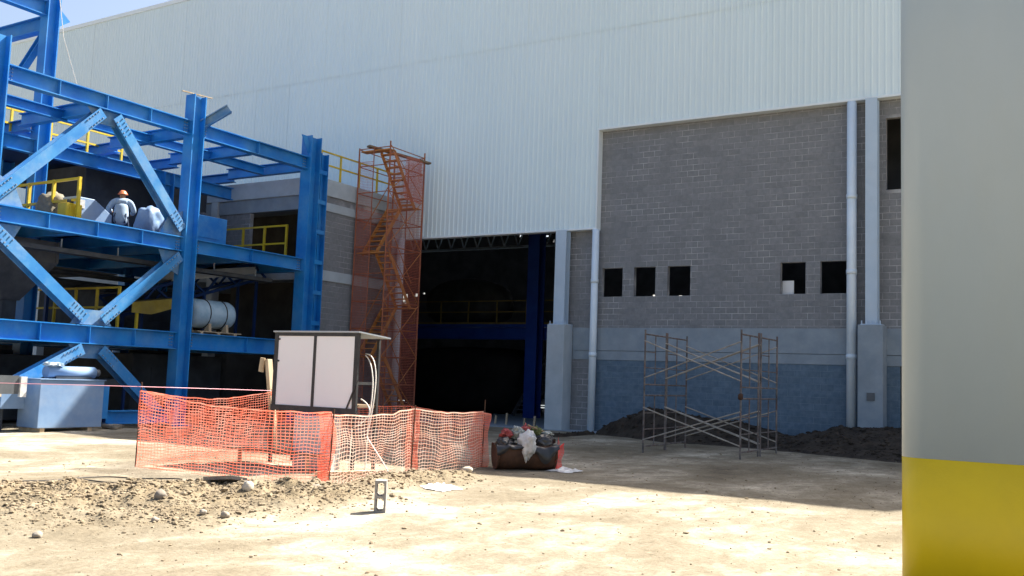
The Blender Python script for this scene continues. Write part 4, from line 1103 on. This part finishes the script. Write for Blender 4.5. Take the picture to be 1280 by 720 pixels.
for i in range(NL + 1):
    s_ = -.6 + 1.2 * i / NL
    dr = .07 + .16 * abs(noise.noise((s_ * 4.2, 1.7, 3))) + .22 * max(0, math.sin(s_ * 6.5 - .6)) * (1 if s_ > -.1 else .5)
    for j in range(8):
        f_ = j / 7; off = .30 + .03 * f_ + .02 * noise.noise((s_ * 9, f_ * 3, 2)) + .05 * math.sin(f_ * 2.6)
        lin.v.append(tuple(on_drum(s_ + .03 * noise.noise((s_ * 6, f_ * 2, 8)), off if j else .16, .49 - dr * f_ + .02 * noise.noise((s_ * 7, f_, 5)))))
lin.f = [(i * 8 + j, i * 8 + j + 1, (i + 1) * 8 + j + 1, (i + 1) * 8 + j) for i in range(NL) for j in range(7)]
tag(lin.build('black_liner', 'plastic_black', smooth=True), 'black plastic liner draped over the front rim of the rusty drum', 'liner')
tag(lump('black_bag', on_drum(.34, .06, .34), (.46, .52, .36), 'plastic_black', 7.5, n=4, amp=.3, box_pow=2.2), 'black plastic bag over the right end of the rusty drum', 'bag')
tag(lump('black_bag', on_drum(-.40, .12, .36), (.34, .46, .26), 'plastic_black', 9.5, n=4, amp=.3, box_pow=2.2), 'flat black plastic sheet at the left end of the rusty drum', 'bag')
tag(lump('red_cloth', on_drum(-.36, .02, .56), (.30, .26, .2), 'cloth_red', 1.5, n=4, amp=.55, box_pow=2), 'faded red rag on the left of the drum litter', 'cloth')
tag(lump('red_cloth', on_drum(.02, -.05, .58), (.22, .3, .26), 'cloth_red', 11.5, n=4, amp=.55, box_pow=2), 'bright red rag on top of the drum litter', 'cloth')
tag(lump('grey_cloth', on_drum(-.14, .02, .54), (.3, .34, .28), 'cloth_grey', 13.5, n=4, amp=.55, box_pow=2), 'grey cloth scrap between the red rags on the drum', 'cloth')
tag(lump('green_cloth', on_drum(.22, -.02, .56), (.32, .3, .26), 'cloth_green', 15.5, n=4, amp=.55, box_pow=2), 'dark green cloth on the right of the drum litter', 'cloth')
tag(lump('grey_paper', on_drum(.42, .0, .62), (.26, .3, .12), 'cloth_grey', 25.5, n=4, amp=.55, box_pow=2), 'crumpled grey paper over the black bag on the drum', 'paper')
tag(MB().cyl(on_drum(.02, .12, .84), on_drum(.46, .0, .68), .018, 6).build('stick', 'wood_dark'), 'short brown stick lying on top of the drum litter', 'stick')
rn = thing('red_net_scrap', 'bright red net scrap hanging off the right end of the rusty drum', 'net', on_drum(.62, .1, 0))
net_mesh(on_drum(.60, .22, 0), on_drum(.74, -.18, 0), .62, .5, .025, .03, .011, 'net_red', seed=3, wave=.09, bunch=.05).build('net_sheet', 'net_red', rn)
net_mesh(on_drum(.58, .30, 0), on_drum(.80, .0, 0), .40, .5, .025, .03, .011, 'net_red', seed=13, wave=.10, bunch=.05).build('net_sheet', 'net_red', rn)
def scrap(name, label, x_, y_, w, d, h, seed, m='plastic_white'):
    mb = MB(); n = 12
    for j in range(n + 1):
        for i in range(n + 1):
            u, v = i / n - .5, j / n - .5
            k_ = 1 + .35 * noise.noise((u * 3, v * 3, seed))
            px_, py_ = x_ + u * w * k_, y_ + v * d * k_
            mb.v.append((px_, py_, gz(px_, py_) + .008 + h * max(0, .5 + noise.noise((u * 5, v * 5, seed + 5))) * (1 - 4 * max(abs(u), abs(v)) ** 2 * .9)))
    mb.f = [(j * (n + 1) + i, j * (n + 1) + i + 1, (j + 1) * (n + 1) + i + 1, (j + 1) * (n + 1) + i) for j in range(n) for i in range(n)]
    return tag(mb.build(name, m), label, 'litter')
scrap('plastic_scrap', 'torn white plastic lying in the shade beside the trash drum', -8.55, 16.3, .55, .5, .1, 3)
scrap('paper_scrap', 'crumpled white paper on the sunlit ground right of the concrete block', -8.5, 12.15, .45, .5, .1, 8, 'board_white')
scrap('paper_scrap', 'flat pale scrap on the sunlit ground in the middle', -6.1, 12.6, .4, .25, .02, 12, 'board_white')

# ------------------------------------------------------------------ blue machine box and steel at the left
t = thing('blue_machine', 'blue steel machine box on skids at the left below the frame', 'machine', (-22.35, 15.1, 0))
MB().box((-22.75, 14.2, .10), (-21.9, 15.97, 1.28)).build('housing', 'machine_blue', t, bevel=.012)
box('top_flange', (-22.78, 14.17, 1.28), (-21.87, 16.0, 1.30), 'machine_blue', t)
for a in (14.3, 15.6): box('skid', (-22.8, a, gz(-22.3, a) - .02), (-21.93, a + .12, .102), 'wood', t)
MB().cyl((-22.35, 14.6, 1.47), (-22.35, 15.95, 1.47), .15, 16).build('motor', 'machine_blue', t, True)
MB().cyl((-22.35, 15.95, 1.47), (-22.35, 16.1, 1.47), .09, 12).build('shaft', 'machine_grey', t, True)
box('motor_mount', (-22.5, 14.8, 1.30), (-22.2, 15.8, 1.36), 'machine_dark', t)
box('side_bracket', (-22.5, 15.97, .3), (-22.0, 16.2, 1.15), 'blue', t)
box('side_duct', (-23.0, 13.6, .55), (-22.5, 14.2, .95), 'machine_blue', t)
box('duct_leg', (-22.8, 13.7, -.03), (-22.7, 13.8, .55), 'machine_dark', t)
tag(lump('plastic_wrap', (-22.3, 14.75, 1.6), (.34, .6, .12), 'plastic_clear', 2.5, n=4, amp=.4, box_pow=2), 'crumpled clear plastic wrap on top of the blue machine motor', 'plastic')
t = thing('steel_plate_stack', 'grey steel plates and channels stacked at the far left edge', 'steel', (-22, 13.0, 0))
MB().box((-22.15, 12.0, .92), (-22.07, 13.75, 1.36)).build('plate', 'machine_grey', t)
MB().box((-22.1, 13.77, .85), (-22.02, 13.93, 1.34)).build('flange', 'plastic_white', t)
for i in range(4):
    z = .02 + i * .22
    MB().ibeam((-22.3 + .05 * i, 11.6, z + .09), (-22.3 + .04 * i, 13.0 - .04 * i, z + .09), .16, .3).build('steel_section', 'grey_steel', t)
    for y_ in (11.9, 12.6): box('spacer', (-22.5, y_, z + .17), (-22.0, y_ + .08, z + .222), 'wood', t)
box('plate_support', (-22.25, 12.2, .86), (-22.0, 13.3, .921), 'wood', t)
tag(MB().ibeam((-22.6, 16.6, .30), (-22.6, 18.6, .30), .36, .25).build('loose_beam', 'blue'), 'short blue beam lying on blocks right of the blue machine', 'beam')
for i, y_ in enumerate((16.75, 18.25)):
    tag(lump('support_rubble', (-22.5, y_, -.03), (.6, .5, .17), 'stone', 21 + i, n=3, amp=.3, box_pow=3), ('flat stone under the left end of the loose blue beam', 'flat stone under the right end of the loose blue beam')[i], 'stone')

# ------------------------------------------------------------------ painted pillars of the near building
def pillar(label, x0, x1, y0, y1, r=.2):
    t = thing('painted_pillar', label, 'pillar', ((x0 + x1) / 2, (y0 + y1) / 2, 0))
    ring = []
    for cx_, cy_, a0 in ((x1 - r, y0 + r, -90), (x1 - r, y1 - r, 0), (x0 + r, y1 - r, 90), (x0 + r, y0 + r, 180)):
        for i in range(13):
            a = math.radians(a0 + i * 7.5); ring.append((cx_ + r * math.cos(a), cy_ + r * math.sin(a)))
    n = len(ring)
    def loft(zs, m, nm, grow):
        mb = MB()
        for z in zs:
            for a, b in ring: mb.v.append((a + (a - (x0 + x1) / 2) * grow, b + (b - (y0 + y1) / 2) * grow, z))
        mb.f = [(i * n + k, i * n + (k + 1) % n, (i + 1) * n + (k + 1) % n, (i + 1) * n + k) for i in range(len(zs) - 1) for k in range(n)]
        mb.f += [tuple(range(n)), tuple(range((len(zs) - 1) * n, len(zs) * n))]
        o = mb.build(nm, m, t)
        for p in o.data.polygons: p.use_smooth = len(p.vertices) == 4
    loft([-.05, 1.2], 'yellow_paint', 'yellow_base', .0)
    loft([1.2005, 6, 12.0], 'pillar_paint', 'grey_shaft', .0)
pillar('near grey pillar with yellow painted base at the right edge', -1.285, .25, 7.9, 9.3)
